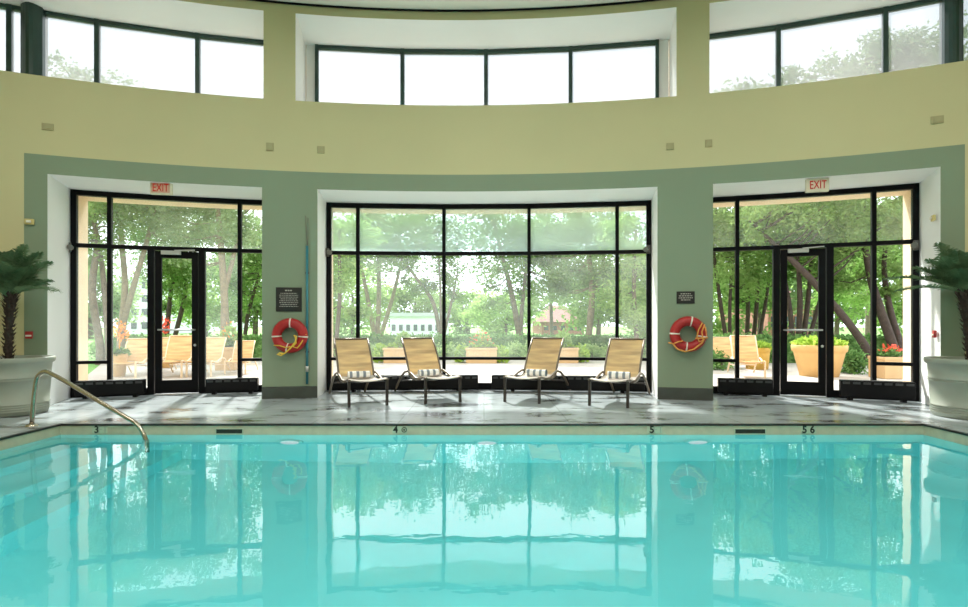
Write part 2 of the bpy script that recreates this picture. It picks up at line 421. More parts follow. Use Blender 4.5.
# dark lip, tile band, basin
mb = MB()
def ring(z0, z1, off, mat_=0):
    x0, x1, y0, y1 = PX0+off, PX1-off, PY0+off, PY1-off
    c = [(x0,y0),(x1,y0),(x1,y1),(x0,y1)]
    for i in range(4):
        (ax, ay), (bx, by) = c[i], c[(i+1) % 4]
        mb.face([(ax,ay,z0),(ax,ay,z1),(bx,by,z1),(bx,by,z0)], mat_)
def flat(z, off0, off1):
    a = [(PX0+off0,PY0+off0),(PX1-off0,PY0+off0),(PX1-off0,PY1-off0),(PX0+off0,PY1-off0)]
    b = [(PX0+off1,PY0+off1),(PX1-off1,PY0+off1),(PX1-off1,PY1-off1),(PX0+off1,PY1-off1)]
    for i in range(4):
        j = (i+1) % 4
        mb.face([(*a[i],z),(*a[j],z),(*b[j],z),(*b[i],z)])
flat(.002, -.03, .012); ring(-.016, .002, .012); flat(-.016, .012, -.004)
tag(mb.build('trim_2', M_EDGE), 'thin dark edging around the pool rim', 'trim', kind='structure')
mb = MB(); ring(-.17, -.014, 0)
tag(mb.build('trim_3', M_TILE), 'pale green tile band at the pool waterline', 'trim', kind='structure')
mb = MB(); ring(PD, -.165, 0); mb.face([(PX0,PY0,PD),(PX1,PY0,PD),(PX1,PY1,PD),(PX0,PY1,PD)])
for k in range(3):                                   # entry steps along the left wall
    z1 = -.38-.33*k; w = .42
    mb.box((PX0+w*(k+.5), 4.72, (z1+PD)/2), (w, 2.19, z1-PD))
tag(mb.build('floor_pool_basin', M_BASIN), 'aqua plastered pool basin with steps on the left', 'pool', kind='structure')
mb = MB(); mb.face([(PX0,PY0,WZ),(PX1,PY0,WZ),(PX1,PY1,WZ),(PX0,PY1,WZ)])
tag(mb.build('water', M_WATER), 'still turquoise pool water mirroring the windows', 'water', kind='structure')

# ------------------------------------------------------------------ windows
def frame_bar(mb, p, q, z0, z1=None, w=.07, d=.12, vertical=False): pass
def lower_window(name, label, lim, cols, spans, door=None, tr_lo=.49):
    """lim: opening angles; cols: mullion angles; bars as vertical posts plus rails on straight chords between them"""
    TR = 2.15; TOP = Z_SOF; W, D = .052, .10
    a, b = lim[0]+.0003, lim[1]-.0003
    allp = [a+.0022]+cols+[b-.0022]
    mb = MB()
    for i, p in enumerate(allp):
        c0 = cyl(p, RF, 0); edge = i in (0, len(allp)-1)
        tang = Vector((math.cos(p), -math.sin(p), 0))
        top = TR if (door and p in door) else TOP
        mb.bar(c0+Vector((0,0,.001)), cyl(p, RF, top-.001), (.068 if edge else (.085 if (door and p in door) else W)), D, tang)
    for i in range(len(allp)-1):
        p, q = allp[i], allp[i+1]
        isdoor = door and p == door[0]
        r = [(TOP-.036, .07), (TR, .055)]
        if not isdoor:
            r.append((.05, .10))
            if (i in spans): r.append((tr_lo, .045))
        for z, h in r:
            mb.bar(cyl(p,RF,z), cyl(q,RF,z), h, D*.92, (0,0,1))
    o = mb.build(name, M_BLK); tag(o, label, 'window', kind='structure')
    return o, allp
def pane(root, p, q, z0, z1, m, r=RF, label=None):
    mb = MB(); t = Vector((math.cos((p+q)/2), -math.sin((p+q)/2), 0)); nrm = Vector((t.y, -t.x, 0))*-1
    A, B = cyl(p,r), cyl(q,r)
    mb.face([A+Vector((0,0,z0)), B+Vector((0,0,z0)), B+Vector((0,0,z1)), A+Vector((0,0,z1))])
    o = mb.build('pane', m, root)
    return o
# --- centre
cols = [phi_of(px, RF) for px in (358,444,529,617)]
w2, ap = lower_window('window_2', 'wide black framed centre window in ten panes behind the loungers', lower[1], cols, (0,1,2,3,4))
for p, q in zip(ap, ap[1:]):
    pane(w2, p, q, 2.175, 2.865, G_TEAL); pane(w2, p, q, .51, 2.125, G_DUST); pane(w2, p, q, .09, .47, G_CLEAR)
# --- left
def side_bay(name, dname, label, dlabel, lim, mull, dr, pick, dusty):
    cols = sorted([phi_of(px, RF) for px in mull]+[phi_of(px, RF) for px in dr])
    d0, d1 = [phi_of(px, RF) for px in dr]
    w, ap = lower_window(name, label, lim, cols, pick, (d0, d1))
    # transom panes run between the tall mullions only
    tall = [p for p in ap if p not in (d0, d1)]
    for p, q in zip(tall, tall[1:]): pane(w, p, q, 2.175, 2.865, G_UP)
    for i, (p, q) in enumerate(zip(ap, ap[1:])):
        if p == d0: continue
        g = G_DUST if i in dusty else G_CLEAR
        if i in pick: pane(w, p, q, .51, 2.125, g); pane(w, p, q, .1, .47, G_CLEAR)
        else: pane(w, p, q, .1, 2.125, g)
    # door leaf
    A, B = cyl(d0, RF-.01), cyl(d1, RF-.01); t = (B-A).normalized(); nrm = Vector((t.y, -t.x, 0))
    A2, B2 = A+t*.055, B-t*.055; S = .085
    mb = MB()
    up = Vector((0,0,1))
    mb.bar(A2+t*S/2+up*.012, A2+t*S/2+up*2.11, S, .05, t); mb.bar(B2-t*S/2+up*.012, B2-t*S/2+up*2.11, S, .05, t)
    mb.bar(A2+t*S+up*2.06, B2-t*S+up*2.06, .10, .05, up); mb.bar(A2+t*S+up*.11, B2-t*S+up*.11, .19, .05, up)
    d = mb.build(dname, M_BLK); tag(d, dlabel, 'door', kind='structure')
    mb = MB(); mb.face([A2+t*S+up*.2, B2-t*S+up*.2, B2-t*S+up*2.01, A2+t*S+up*2.01]); mb.build('pane', G_CLEAR, d)
    mb = MB(); zz = .95
    for s, e in ((A2+t*S*.5, B2-t*S*.5),):
        i0 = s+nrm*.06+up*zz; i1 = e+nrm*.06+up*zz
        mb.tube([s+nrm*.025+up*zz, i0, i1, e+nrm*.025+up*zz], .013, 8)
    h = mb.build('push_bar', M_ALU, d); h['label'] = 'silver push bar'
    mb = MB(); c = A2+t*.22+up*2.085+nrm*.055
    mb.bar(c-t*.13, c+t*.13, .055, .05, up); mb.bar(c+t*.05+nrm*.03+up*.03, c+t*.32+nrm*.03+up*.045, .015, .02, up)
    h = mb.build('door_closer', M_ALU, d); h['label'] = 'silver door closer'
    mb = MB(); c = B2-t*S*.5+nrm*.026+up*.72; mb.lathe([(0,0.012),(.018,.012),(.02,0)], 14, M=Matrix.Translation(c) @ nrm.to_track_quat('Z','Y').to_matrix().to_4x4())
    h = mb.build('lock', M_ALU, d); h['label'] = 'small round steel lock'
    return ap
apL = side_bay('window_1', 'door_1', 'black framed window bay around the door beside the handrail', 'black framed glass door with push bar facing the stacked tan loungers outside',
         lower[0], (110, 240), (151.5, 202.5), (0, 4), (0,1,3))
apR = side_bay('window_3', 'door_2', 'black framed window bay around the door facing the big terracotta pot', 'black framed glass door with push bar in front of the big terracotta pot',
         lower[2], (737, 873.5), (776, 829.5), (0, 4), (9,))
# --- clerestory
def clerestory(name, label, a, b, cols, post=None, ends=True):
    RU = RF; mb = MB(); Z0, Z1 = Z_SILL, Z_USOF
    allp = [a]+cols+[b]
    for i, p in enumerate(allp):
        tang = Vector((math.cos(p), -math.sin(p), 0))
        w = .05 if (i in (0, len(allp)-1)) else .06
        mb.bar(cyl(p,RU,Z0+.001), cyl(p,RU,Z1-.001), w, .1, tang)
    for p, q in zip(allp, allp[1:]):
        mb.bar(cyl(p,RU,Z1-.03), cyl(q,RU,Z1-.03), .05, .09, (0,0,1)); mb.bar(cyl(p,RU,Z0+.02), cyl(q,RU,Z0+.02), .035, .09, (0,0,1))
    o = mb.build(name, M_DGRN); tag(o, label, 'window', kind='structure')
    for p, q in zip(allp, allp[1:]): pane(o, p, q, Z0+.035, Z1-.05, G_CLER, RU)
    if post:
        m2 = MB(); a, b = post; k = 6
        # broad post with a rounded face
        for s in range(k):
            f0, f1 = a+(b-a)*s/k, a+(b-a)*(s+1)/k
            r0 = RU-.12-.10*math.sin(math.pi*s/k); r1 = RU-.12-.10*math.sin(math.pi*(s+1)/k)
            m2.face([cyl(f1,r1,Z0+.002), cyl(f0,r0,Z0+.002), cyl(f0,r0,Z1-.002), cyl(f1,r1,Z1-.002)], 0, True)
        m2.face([cyl(a,RU+.1,Z0+.002), cyl(b,RU+.1,Z0+.002), cyl(b,RU+.1,Z1-.002), cyl(a,RU+.1,Z1-.002)])
        m2.face([cyl(a,RU-.12,Z0+.002), cyl(a,RU+.1,Z0+.002), cyl(a,RU+.1,Z1-.002), cyl(a,RU-.12,Z1-.002)])
        m2.face([cyl(b,RU+.1,Z0+.002), cyl(b,RU-.12,Z0+.002), cyl(b,RU-.12,Z1-.002), cyl(b,RU+.1,Z1-.002)])
        m2.build('post', M_DGRN, o)
    return o
clerestory('window_4', 'dark green framed clerestory window above the door beside the handrail', PL+.004, upper[0][1]-.003,
           [phi_of(px, RF) for px in (10, 97.5, 198)], (phi_of(21,RF-.1), phi_of(43,RF-.1)))
uc0, uc1 = phi_of(317, RF), phi_of(657, RF)
clerestory('window_5', 'four pane clerestory window high above the loungers', uc0, uc1, [phi_of(px, RF) for px in (402.5,486,570.5)])
# plaster margins beside the centre clerestory frame
mb = MB()
for a, b in ((upper[1][0]+.0005, uc0-.002), (uc1+.002, upper[1][1]-.0005)):
    mb.face([cyl(a,RF,Z_SILL+.001), cyl(b,RF,Z_SILL+.001), cyl(b,RF,Z_USOF-.001), cyl(a,RF,Z_USOF-.001)])
    mb.face([cyl(b,RF+.05,Z_SILL+.001), cyl(a,RF+.05,Z_SILL+.001), cyl(a,RF+.05,Z_USOF-.001), cyl(b,RF+.05,Z_USOF-.001)])
tag(mb.build('trim_4', M_UREV), 'white plaster margins beside the centre clerestory window', 'trim', kind='structure')
clerestory('window_6', 'dark green framed clerestory window above the door facing the terracotta pot', upper[2][0]+.003, PR-.004,
           [phi_of(px, RF) for px in (778, 885, 975)], (phi_of(944,RF-.1), phi_of(963,RF-.1)))

# ------------------------------------------------------------------ small things on the wall
def wall_frame(px, py, r=RW, off=0.0):
    """matrix at a point of the curved wall, local -Y points into the room, Z up"""
    p = phi_of(px, r); P = cyl(p, r-off); P.z = EYE-(py-HY)/F*cyl(p, r).y
    return Matrix.Translation(P) @ Matrix.Rotation(-p, 4, 'Z')
def placed_empty(name, M):
    o = empty(name); o.matrix_world = M; return o

for (px, py, w, h, lb) in ((48,127,.125,.085,'beige wall plate high on the yellow wall above the planter beside the handrail'),
                        (270,147,.10,.11,'beige wall plate just above the pillar with the rescue pole, nearest the door'),
                        (321,150,.10,.10,'beige wall plate above the top corner of the centre window near the rescue pole'),
                        (670,146.5,.10,.09,'beige wall plate above the top corner of the centre window near the small sign'),
                        (708.5,143.5,.09,.10,'beige wall plate above the pillar with the small sign, nearest the terracotta pot'),
                        (937,120,.125,.09,'beige wall plate high on the yellow wall, farthest toward the right planter')):
    M = wall_frame(px, py, RW, .001); mb = MB(); mb.box((0,-.008,0), (w,.016,h)); mb.box((0,-.019,0), (w*.7,.006,h*.6))
    o = mb.build('wall_plate', M_PLATE, M=M, bevel=.003); tag(o, lb, 'wall plate', 'beige plates on the yellow wall')
# strobes and pull stations
for (px, py, lb, jam) in ((30,222,'cream fire strobe on the green wall above the palm beside the handrail', 0),
                          (934.5,218,'cream fire strobe on the white reveal above the palm fronds', 1)):
    M = wall_frame(px, py, RW, .001)
    if jam:
        p = phi_of(940.5, RW); P = cyl(p-.001, RW+.14); P.z = EYE-(py-HY)/F*P.y
        M = Matrix.Translation(P) @ Matrix.Rotation(-p-R(90), 4, 'Z')
    o = placed_empty('fire_strobe', M); tag(o, lb, 'fire strobe', 'fire strobes')
    mb = MB(); mb.box((0,-.02,0), (.10,.03,.07)); mb.build('housing', M_STROBE, o, .006)
    mb = MB(); mb.box((0,-.047,0), (.05,.015,.03)); q = mb.build('lens', M_WHB, o, .004); q['label'] = 'clear flash lens'
for (px, py, lb, jam) in ((29.5,335,'red fire alarm pull station on the green wall behind the palm trunk beside the handrail', 0),
                          (936.5,334,'red fire alarm pull station on the white reveal above the right planter', 1)):
    M = wall_frame(px, py, RW, .001)
    if jam:
        p = phi_of(940.5, RW); P = cyl(p-.001, RW+.11); P.z = EYE-(py-HY)/F*P.y
        M = Matrix.Translation(P) @ Matrix.Rotation(-p-R(90), 4, 'Z')
    o = placed_empty('fire_alarm_pull', M); tag(o, lb, 'fire alarm', 'fire alarm pulls')
    mb = MB(); mb.box((0,-.015,0), (.075,.03,.09)); mb.build('housing', M_PULL, o, .006)
    mb = MB(); mb.box((0,-.036,-.008), (.06,.012,.02)); q = mb.build('handle', M_WHB, o, .003); q['label'] = 'white pull bar'
# sensors clamped to the ends of the window frames
for (px, py, s, lb) in ((71,248,1,'dark motion sensor on the frame edge by the palm beside the handrail'),
                        (328,253,1,'dark motion sensor on the centre window frame near the rescue pole'),
                        (648,250,-1,'dark motion sensor on the centre window frame near the small sign'),
                        (914,246,-1,'dark motion sensor on the frame edge by the right palm')):
    M = wall_frame(px, py, RF, .07); o = placed_empty('motion_sensor', M); tag(o, lb, 'sensor', 'motion sensors on the window frames')
    mb = MB(); mb.box((0,-.02,.0), (.06,.04,.13)); mb.build('bracket', M_DEVICE, o, .008)
    mb = MB(); mb.tube([(0,-.03,.01),(.03*s,-.09,.0),(.055*s,-.15,-.02)], [.02,.035,.038], 14); q = mb.build('head', M_DEVP, o); q['label'] = 'grey sensor head'
# exit signs
for (px, py, Yoff, lb, red) in ((161.5,188.5,.80,'lit EXIT sign with red face above the door beside the handrail', True),
                             (817,185.5,.80,'lit EXIT sign with pale face above the door facing the terracotta pot', False)):
    r = RF-Yoff; p = phi_of(px, r); P = cyl(p, r); P.z = EYE-(py-HY)/F*P.y
    o = placed_empty('exit_sign', Matrix.Translation(P) @ Matrix.Rotation(-p*.6, 4, 'Z')); tag(o, lb, 'exit sign', 'exit signs')
    h = .17
    mb = MB(); mb.box((0,0,0), (.27,.06,h)); mb.build('housing', M_EXW, o, .006)
    mb = MB(); mb.box((0,0,(Z_SOF-P.z+h/2)/2), (.12,.05,max(.01, Z_SOF-P.z-h/2))); mb.build('mount', M_EXW, o)
    if red:
        mb = MB(); mb.box((0,-.032,0), (.23,.006,h*.74)); q = mb.build('face', M_EXF, o); q['label'] = 'reddish lit face'
    q = text_obj('lettering', 'EXIT', .15, M_EXR, o, (0,-.0365,-.002), depth=.0012); q['label'] = 'red EXIT lettering'
    q.scale = (.66,1,1)
# notice signs
def notice(px, py, w, h, lines, lb):
    o = placed_empty('notice_sign', wall_frame(px, py, RW, .002)); tag(o, lb, 'sign')
    mb = MB(); mb.box((0,-.008,0), (w,.012,h)); mb.build('panel', M_SIGN, o, .002)
    mb = MB()
    rng = random.Random(int(px))
    for k, (wid, hh, y) in enumerate(lines):
        x = -wid/2
        while x < wid/2:
            l = rng.uniform(.012,.034); l = min(l, wid/2-x)
            if l > .005: mb.box((x+l/2, -.0148, y), (l, .001, hh))
            x += l+.008
    q = mb.build('lettering', M_LET, o); q['label'] = 'rows of small pale lettering'
ph_ = YC(289)/F
notice(289, 299.5, .345, .335, [(.10,.016,.125)]+[(.25 if k % 3 else .22,.008,.085-.026*k) for k in range(8)], 'large black notice sign of small lettering above the ring buoy by the rescue pole')
notice(685.5, 297.5, .235, .165, [(.13,.013,.05),(.17,.012,.022),(.18,.012,-.006),(.12,.012,-.034)], 'small black notice sign above the ring buoy on the pillar without a pole')
# ring buoys
def buoy(px, py, Rr, rr, kind, lb):
    o = placed_empty('ring_buoy', wall_frame(px, py, RW, rr+.014)); tag(o, lb, 'life ring', 'ring buoys')
    N = 48
    mb = MB(); mb.tube([(Rr*math.cos(2*math.pi*i/N), 0, Rr*math.sin(2*math.pi*i/N)) for i in range(N)], rr, 16, closed=True)
    mb.build('ring', M_RED, o)
    for ang in ((88, 183, 258, 355) if kind == 0 else (78, 178, 262, 350)):
        mb = MB(); pts = [(Rr*math.cos(R(ang+d)), 0, Rr*math.sin(R(ang+d))) for d in (-3,0,3)]
        mb.tube(pts, rr+.004, 16); mb.build('band', M_WHB, o)
    out = Rr+rr+.012
    mb = MB(); f = -(rr+.012)
    if kind == 0:
        mb.tube([(.06,f,.0),(.10,f,-.005),(.085,f,-.08),(.02,f,-.17),(-.05,f*.9,-.235),(-.11,f*.7,-.27),(-.16,f*.6,-.255),(-.13,f*.6,-.235),(-.07,f*.7,-.25)], .010, 8)
        mb.tube([(.07,f,.01),(.085,f,-.03),(.095,f,-.10),(.05,f,-.15),(.11,f,-.17),(.16,f*.8,-.1),(.22,f*.5,.02)], .009, 8)
        mb.tube([(-.20,f*.8,-.13),(-.12,f,-.135),(-.05,f,-.16),(.02,f,-.15)], .008, 8)
        mb.build('rope', M_ROPE, o)
    else:
        mb.tube([(.17,f*.8,.15),(.12,f,.06),(.10,f,-.03),(.13,f,-.10),(.18,f*.9,-.08),(.16,f,.03),(.20,f*.7,.13)], .010, 8)
        mb.tube([(.21,f*.6,.10),(.22,f*.5,-.03),(.16,f*.9,-.12),(.06,f,-.20),(-.05,f,-.235),(-.15,f*.8,-.20),(-.20,f*.6,-.13),(-.26,f*.4,-.115)], .010, 8)
        mb.tube([(-.20,f*.7,-.13),(-.13,f,-.10),(-.08,f,-.09)], .009, 8); mb.tube([(.08,f,-.055),(.17,f,-.05),(.24,f*.5,-.045)], .009, 8)
        mb.build('rope', M_ROPO, o)
buoy(291, 335.5, .175, .066, 0, 'red ring buoy with yellow rope below the large notice by the rescue pole')
buoy(687.5, 334, .175, .066, 1, 'red ring buoy with orange rope below the small notice')
# rescue pole
M = wall_frame(307.5, 316, RW, .035); o = placed_empty('rescue_pole', M); tag(o, 'light blue rescue pole hung upright on the green pillar beside the ring buoy', 'rescue pole')
mb = MB(); mb.tube([(0,0,-.95),(0,0,.98)], .017, 12); mb.build('shaft', M_BLUE, o)
mb = MB(); mb.tube([(0,0,.975),(-.006,0,1.12),(-.02,0,1.40)], .004, 6); mb.tube([(.004,0,.975),(.012,0,1.12),(.012,0,1.37)], .004, 6); q = mb.build('hook', M_DEVP, o); q['label'] = 'thin grey wire hook'
mb = MB(); mb.tube([(0,0,-.78),(0,0,-.70)], .021, 12); q = mb.build('grip', M_ALU, o); q['label'] = 'pale end grip'
for z in (-.5,.6):
    mb = MB(); mb.box((0,.012,z), (.05,.04,.025)); mb.build('bracket', M_DEVICE, o)

# ------------------------------------------------------------------ radiators
def radiator(pa, pb, r, h, lb):
    A, B = cyl(phi_of(pa,r), r), cyl(phi_of(pb,r), r); c = (A+B)/2; L_ = (B-A).length; rz = math.atan2(B.y-A.y, B.x-A.x)
    o = empty('floor_radiator', c, rz); tag(o, lb, 'radiator', 'black floor radiators')
    mb = MB(); mb.box((0,0,.045+(h-.045)/2), (L_, .16, h-.045)); mb.build('body', M_RAD, o, .008)
    mb = MB(); n = int(L_/.11)
    for i in range(n):
        x = -L_/2+L_*(i+.5)/n
        mb.box((x,-.083,h-.032), (L_/n*.70,.008,.030)); mb.box((x,-.01,h+.002), (L_/n*.74,.10,.006))
    q = mb.build('grille', M_SLOT, o); q['label'] = 'slotted grey grille'
    for x in (-L_*.36, L_*.36):
        mb = MB(); mb.box((x,0,.024), (.05,.12,.048)); mb.build('foot', M_RAD, o)
    return o
radiator(76, 145, RF-.22, .245, 'black floor radiator between the handrail and the door beside it')
radiator(207, 258, RF-.22, .23, 'black floor radiator between the door and the pillar with the rescue pole')
radiator(333, 478, RF-.24, .245, 'black floor radiator behind the two loungers nearer the rescue pole')
radiator(492, 644, RF-.24, .245, 'black floor radiator behind the two loungers nearer the small sign')
radiator(718, 772, RF-.22, .245, 'black floor radiator between the small sign pillar and the door')
radiator(840, 914, RF-.24, .27, 'black floor radiator between the door and the right planter')

# ------------------------------------------------------------------ chaise loungers
def make_chaise(name, mb_back, mb_seat, m_leg, m_rail, towel=True):
    o = empty(name); hw = .228
    def prof(s):                # seat part
        pts = [(-.03,.335),(.08,.335),(.25,.305),(.42,.28),(.6,.285),(.74,.315)]
        for (a, za), (b, zb) in zip(pts, pts[1:]):
            if s <= b:
                t = (s-a)/(b-a); t = t*t*(3-2*t)*.5+t*.5; return za+(zb-za)*t
        return pts[-1][1]
    N = 22; top = []; bot = []
    for i in range(N+1):
        s = -.03+.77*i/N; z = prof(s)
        row = []; rb = []
        for j in range(9):
            u = -1+2*j/8; sag = .022*(1-u*u); row.append((u*hw, s, z-sag+.012)); rb.append((u*hw, s, z-sag))
        top.append(row); bot.append(rb)
    mb = MB(); mb.grid(top); mb.grid([r[::-1] for r in bot])
    mb.grid([[top[0][j] for j in range(9)],[bot[0][j] for j in range(9)]][::-1]); mb.build('seat', mb_seat, o)
    top = []; bot = []; N = 26
    for i in range(N+1):
        t = i/N; s = .73+.40*t-.03*math.sin(math.pi*t); z = .315+.505*t
        rip = .006*math.sin(t*22)*(1-t*.5)
        row = []; rb = []
        for j in range(9):
            u = -1+2*j/8; sag = .02*(1-u*u); row.append((u*hw, s+sag+rip, z)); rb.append((u*hw, s+sag+rip+.008, z))
        top.append(row); bot.append(rb)
    mb = MB(); mb.grid(top); mb.grid([r[::-1] for r in bot]); mb.grid([top[-1], bot[-1]]); mb.build('backrest', mb_back, o)
    for s in (-1, 1):
        x = s*(hw+.012)
        mb = MB(); mb.tube([(x,-.045,.335)]+[(x, -.03+.77*i/14, prof(-.03+.77*i/14)) for i in range(15)]+[(x,.73+.40*t-.03*math.sin(math.pi*t),.315+.505*t) for t in (.08,.25,.5,.75,1)], .014, 8)
        mb.build('side_rail', m_rail, o)
        mb = MB(); mb.bar((x,0,.33),(x,-.005,.0), .034, .034, (1,0,0)); mb.build('leg', m_leg, o, .004)
        mb = MB(); x2 = s*(hw+.032)
        mb.tube([(x,.22,.30),(x2,.36,.30),(x2,.55,.345),(x2,.72,.37),(x2,.90,.345),(x2,1.08,.265),(x2,1.25,.15),(x2,1.40,.035),(x2,1.43,.018)], .017, 8)
        mb.build('rear_leg', m_rail, o)
    for s, z, e in ((.02,.315,0),(.62,.265,0),(1.18,.19,.03)):
        mb = MB(); mb.tube([(-hw-e,s,z),(hw+e,s,z)], .011, 8); mb.build('crossbar', m_leg, o)
    mb = MB(); mb.tube([(-hw-.012,1.13,.82),(hw+.012,1.13,.82)], .013, 8); mb.build('top_rail', m_rail, o)
    return o
proto = make_chaise('chaise_lounge', M_SLB, M_SLS, M_LEG, M_RAIL)
def towel_mat():
    m = bpy.data.materials.new('striped_towel'); m.use_nodes = True; nt = m.node_tree; L = nt.links.new; b = nt.nodes['Principled BSDF']
    b.inputs['Roughness'].default_value = .95
    tc = nt.nodes.new('ShaderNodeTexCoord'); sp = nt.nodes.new('ShaderNodeSeparateXYZ'); L(tc.outputs['Object'], sp.inputs[0])
    w = nt.nodes.new('ShaderNodeMath'); w.operation = 'MULTIPLY'; w.inputs[1].default_value = 11; L(sp.outputs[0], w.inputs[0])
    fr = nt.nodes.new('ShaderNodeMath'); fr.operation = 'FRACT'; L(w.outputs[0], fr.inputs[0])
    r = nt.nodes.new('ShaderNodeValToRGB'); r.color_ramp.interpolation = 'CONSTANT'
    r.color_ramp.elements[0].color = (.80,.79,.76,1); r.color_ramp.elements[1].position = .58; r.color_ramp.elements[1].color = (.20,.24,.27,1)
    L(fr.outputs[0], r.inputs[0]); L(r.outputs[0], b.inputs['Base Color']); return m
M_TOWEL = towel_mat()
def towel_mesh():
    mb = MB(); n = 60; L_ = .15
    # spiral roll
    prof = []
    for i in range(n+1):
        a = i/n*2*math.pi*2.6; r = .018+.034*i/n; prof.append((r*math.cos(a), r*math.sin(a)))
    mb.grid([[(-L_,p[0],p[1]) for p in prof],[(-L_*.3,p[0],p[1]) for p in prof],[(L_*.3,p[0],p[1]) for p in prof],[(L_,p[0],p[1]) for p in prof]])
    for x in (-L_+.004, L_-.004):
        mb.face([(x, .05*math.cos(2*math.pi*k/20), .05*math.sin(2*math.pi*k/20)) for k in range(20)])
    return mb
chairs = [(-1.46,7.06,24,'tan sling chaise lounge nearest the rescue pole, facing right'),
          (-.54,7.36,24,'tan sling chaise lounge second from the rescue pole'),
          (.50,7.38,-24,'tan sling chaise lounge second from the pillar with the small sign'),
          (1.56,7.02,-26,'tan sling chaise lounge nearest the pillar with the small sign')]
towels = ['rolled striped towel on the lounger nearest the rescue pole','rolled striped towel on the second lounger from the rescue pole',
          'rolled striped towel on the second lounger from the small sign pillar','rolled striped towel on the lounger nearest the small sign pillar']
tproto = None
for i, (x, y, a, lb) in enumerate(chairs):
    o = proto if i == 0 else copy_tree(proto)
    o.location = (x, y, 0); o.rotation_euler = (0,0,R(a)); tag(o, lb, 'lounge chair', 'loungers in front of the centre window')
    if tproto is None: t = tproto = towel_mesh().build('rolled_towel', M_TOWEL)
    else: t = tproto.copy(); COL.objects.link(t)
    loc = Matrix.Translation((x,y,0)) @ Matrix.Rotation(R(a),4,'Z') @ Vector((.01*(1 if a > 0 else -1), .63, .345))
    t.location = loc; t.rotation_euler = (R(12*i),0,R(a+(4 if i % 2 else -3))); tag(t, towels[i], 'towel', 'rolled striped towels')

# ------------------------------------------------------------------ handrail
o = empty('handrail', (-4.62,5.72,0)); tag(o, 'bent steel handrail leading down into the water beside the left planter', 'handrail')
P0 = Vector((-4.62,5.72,0))
def rp(px, py, Y): return at(px,py,Y)-P0
pts = [Vector((0,0,.004)), rp(34,398,5.72), rp(36.5,380,5.72), rp(39.5,374.5,5.715), rp(44,371.8,5.71), rp(50,373,5.70), rp(70,384.0,5.67), rp(100,402,5.62), rp(125,416.6,5.58), rp(135,422.6,5.565), rp(140,428,5.555), rp(143.5,434,5.55)]
e = at(146,441,5.55)-P0; pts += [e, e+Vector((.01,0,-.12)), e+Vector((.012,0,-.68))]
# smooth the path
def smooth(pts, k=3):
    out = []
    for i in range(len(pts)-1):
        p0 = pts[max(i-1,0)]; p1 = pts[i]; p2 = pts[i+1]; p3 = pts[min(i+2,len(pts)-1)]
        for j in range(k):
            t = j/k; out.append(.5*((2*p1)+(p2-p0)*t+(2*p0-5*p1+4*p2-p3)*t*t+(3*p1-p0-3*p2+p3)*t**3))
    return out+[pts[-1]]
mb = MB(); mb.tube(smooth(pts), .021, 14); mb.build('rail', M_STEEL, o)
mb = MB(); mb.lathe([(.0,.022),(.03,.022),(.05,.012),(.055,.0)], 24); mb.build('base_flange', M_STEEL, o)

# ------------------------------------------------------------------ potted palms
def frond_mesh(mb, L_, az, el, droop, rng, base):
    n = 14; pts = []
    d = Vector((math.cos(az), math.sin(az), 0)); p = Vector(base); e = el
    for i in range(n+1):
        pts.append(p.copy()); st = L_/n; p = p+(d*math.cos(e)+Vector((0,0,1))*math.sin(e))*st; e -= droop/n
    mb.tube(pts, [.009*(1-.75*i/n) for i in range(n+1)], 5)
    side = Vector((-d.y, d.x, 0))
    m = 44
    for k in range(m):
        t = .12+.88*k/(m-1); i = min(int(t*n), n-1); q = pts[i].lerp(pts[i+1], t*n-i); ax = (pts[i+1]-pts[i]).normalized()
        up = side.cross(ax)*-1
        ll = (.17*math.sin(math.pi*min(1,t*.85+.12))+.05)*rng.uniform(.85,1.1)
        for s in (-1,1):
            dr = (side*s*.82+ax*.62+up*rng.uniform(.05,.3)).normalized()
            tip = q+dr*ll+Vector((0,0,-.03)); w = ax*.0085
            mid = q+dr*ll*.5+Vector((0,0,.006))
            mb.face([q-w, q+w, mid+w*.9, mid-w*.9]); mb.face([mid-w*.9, mid+w*.9, tip])
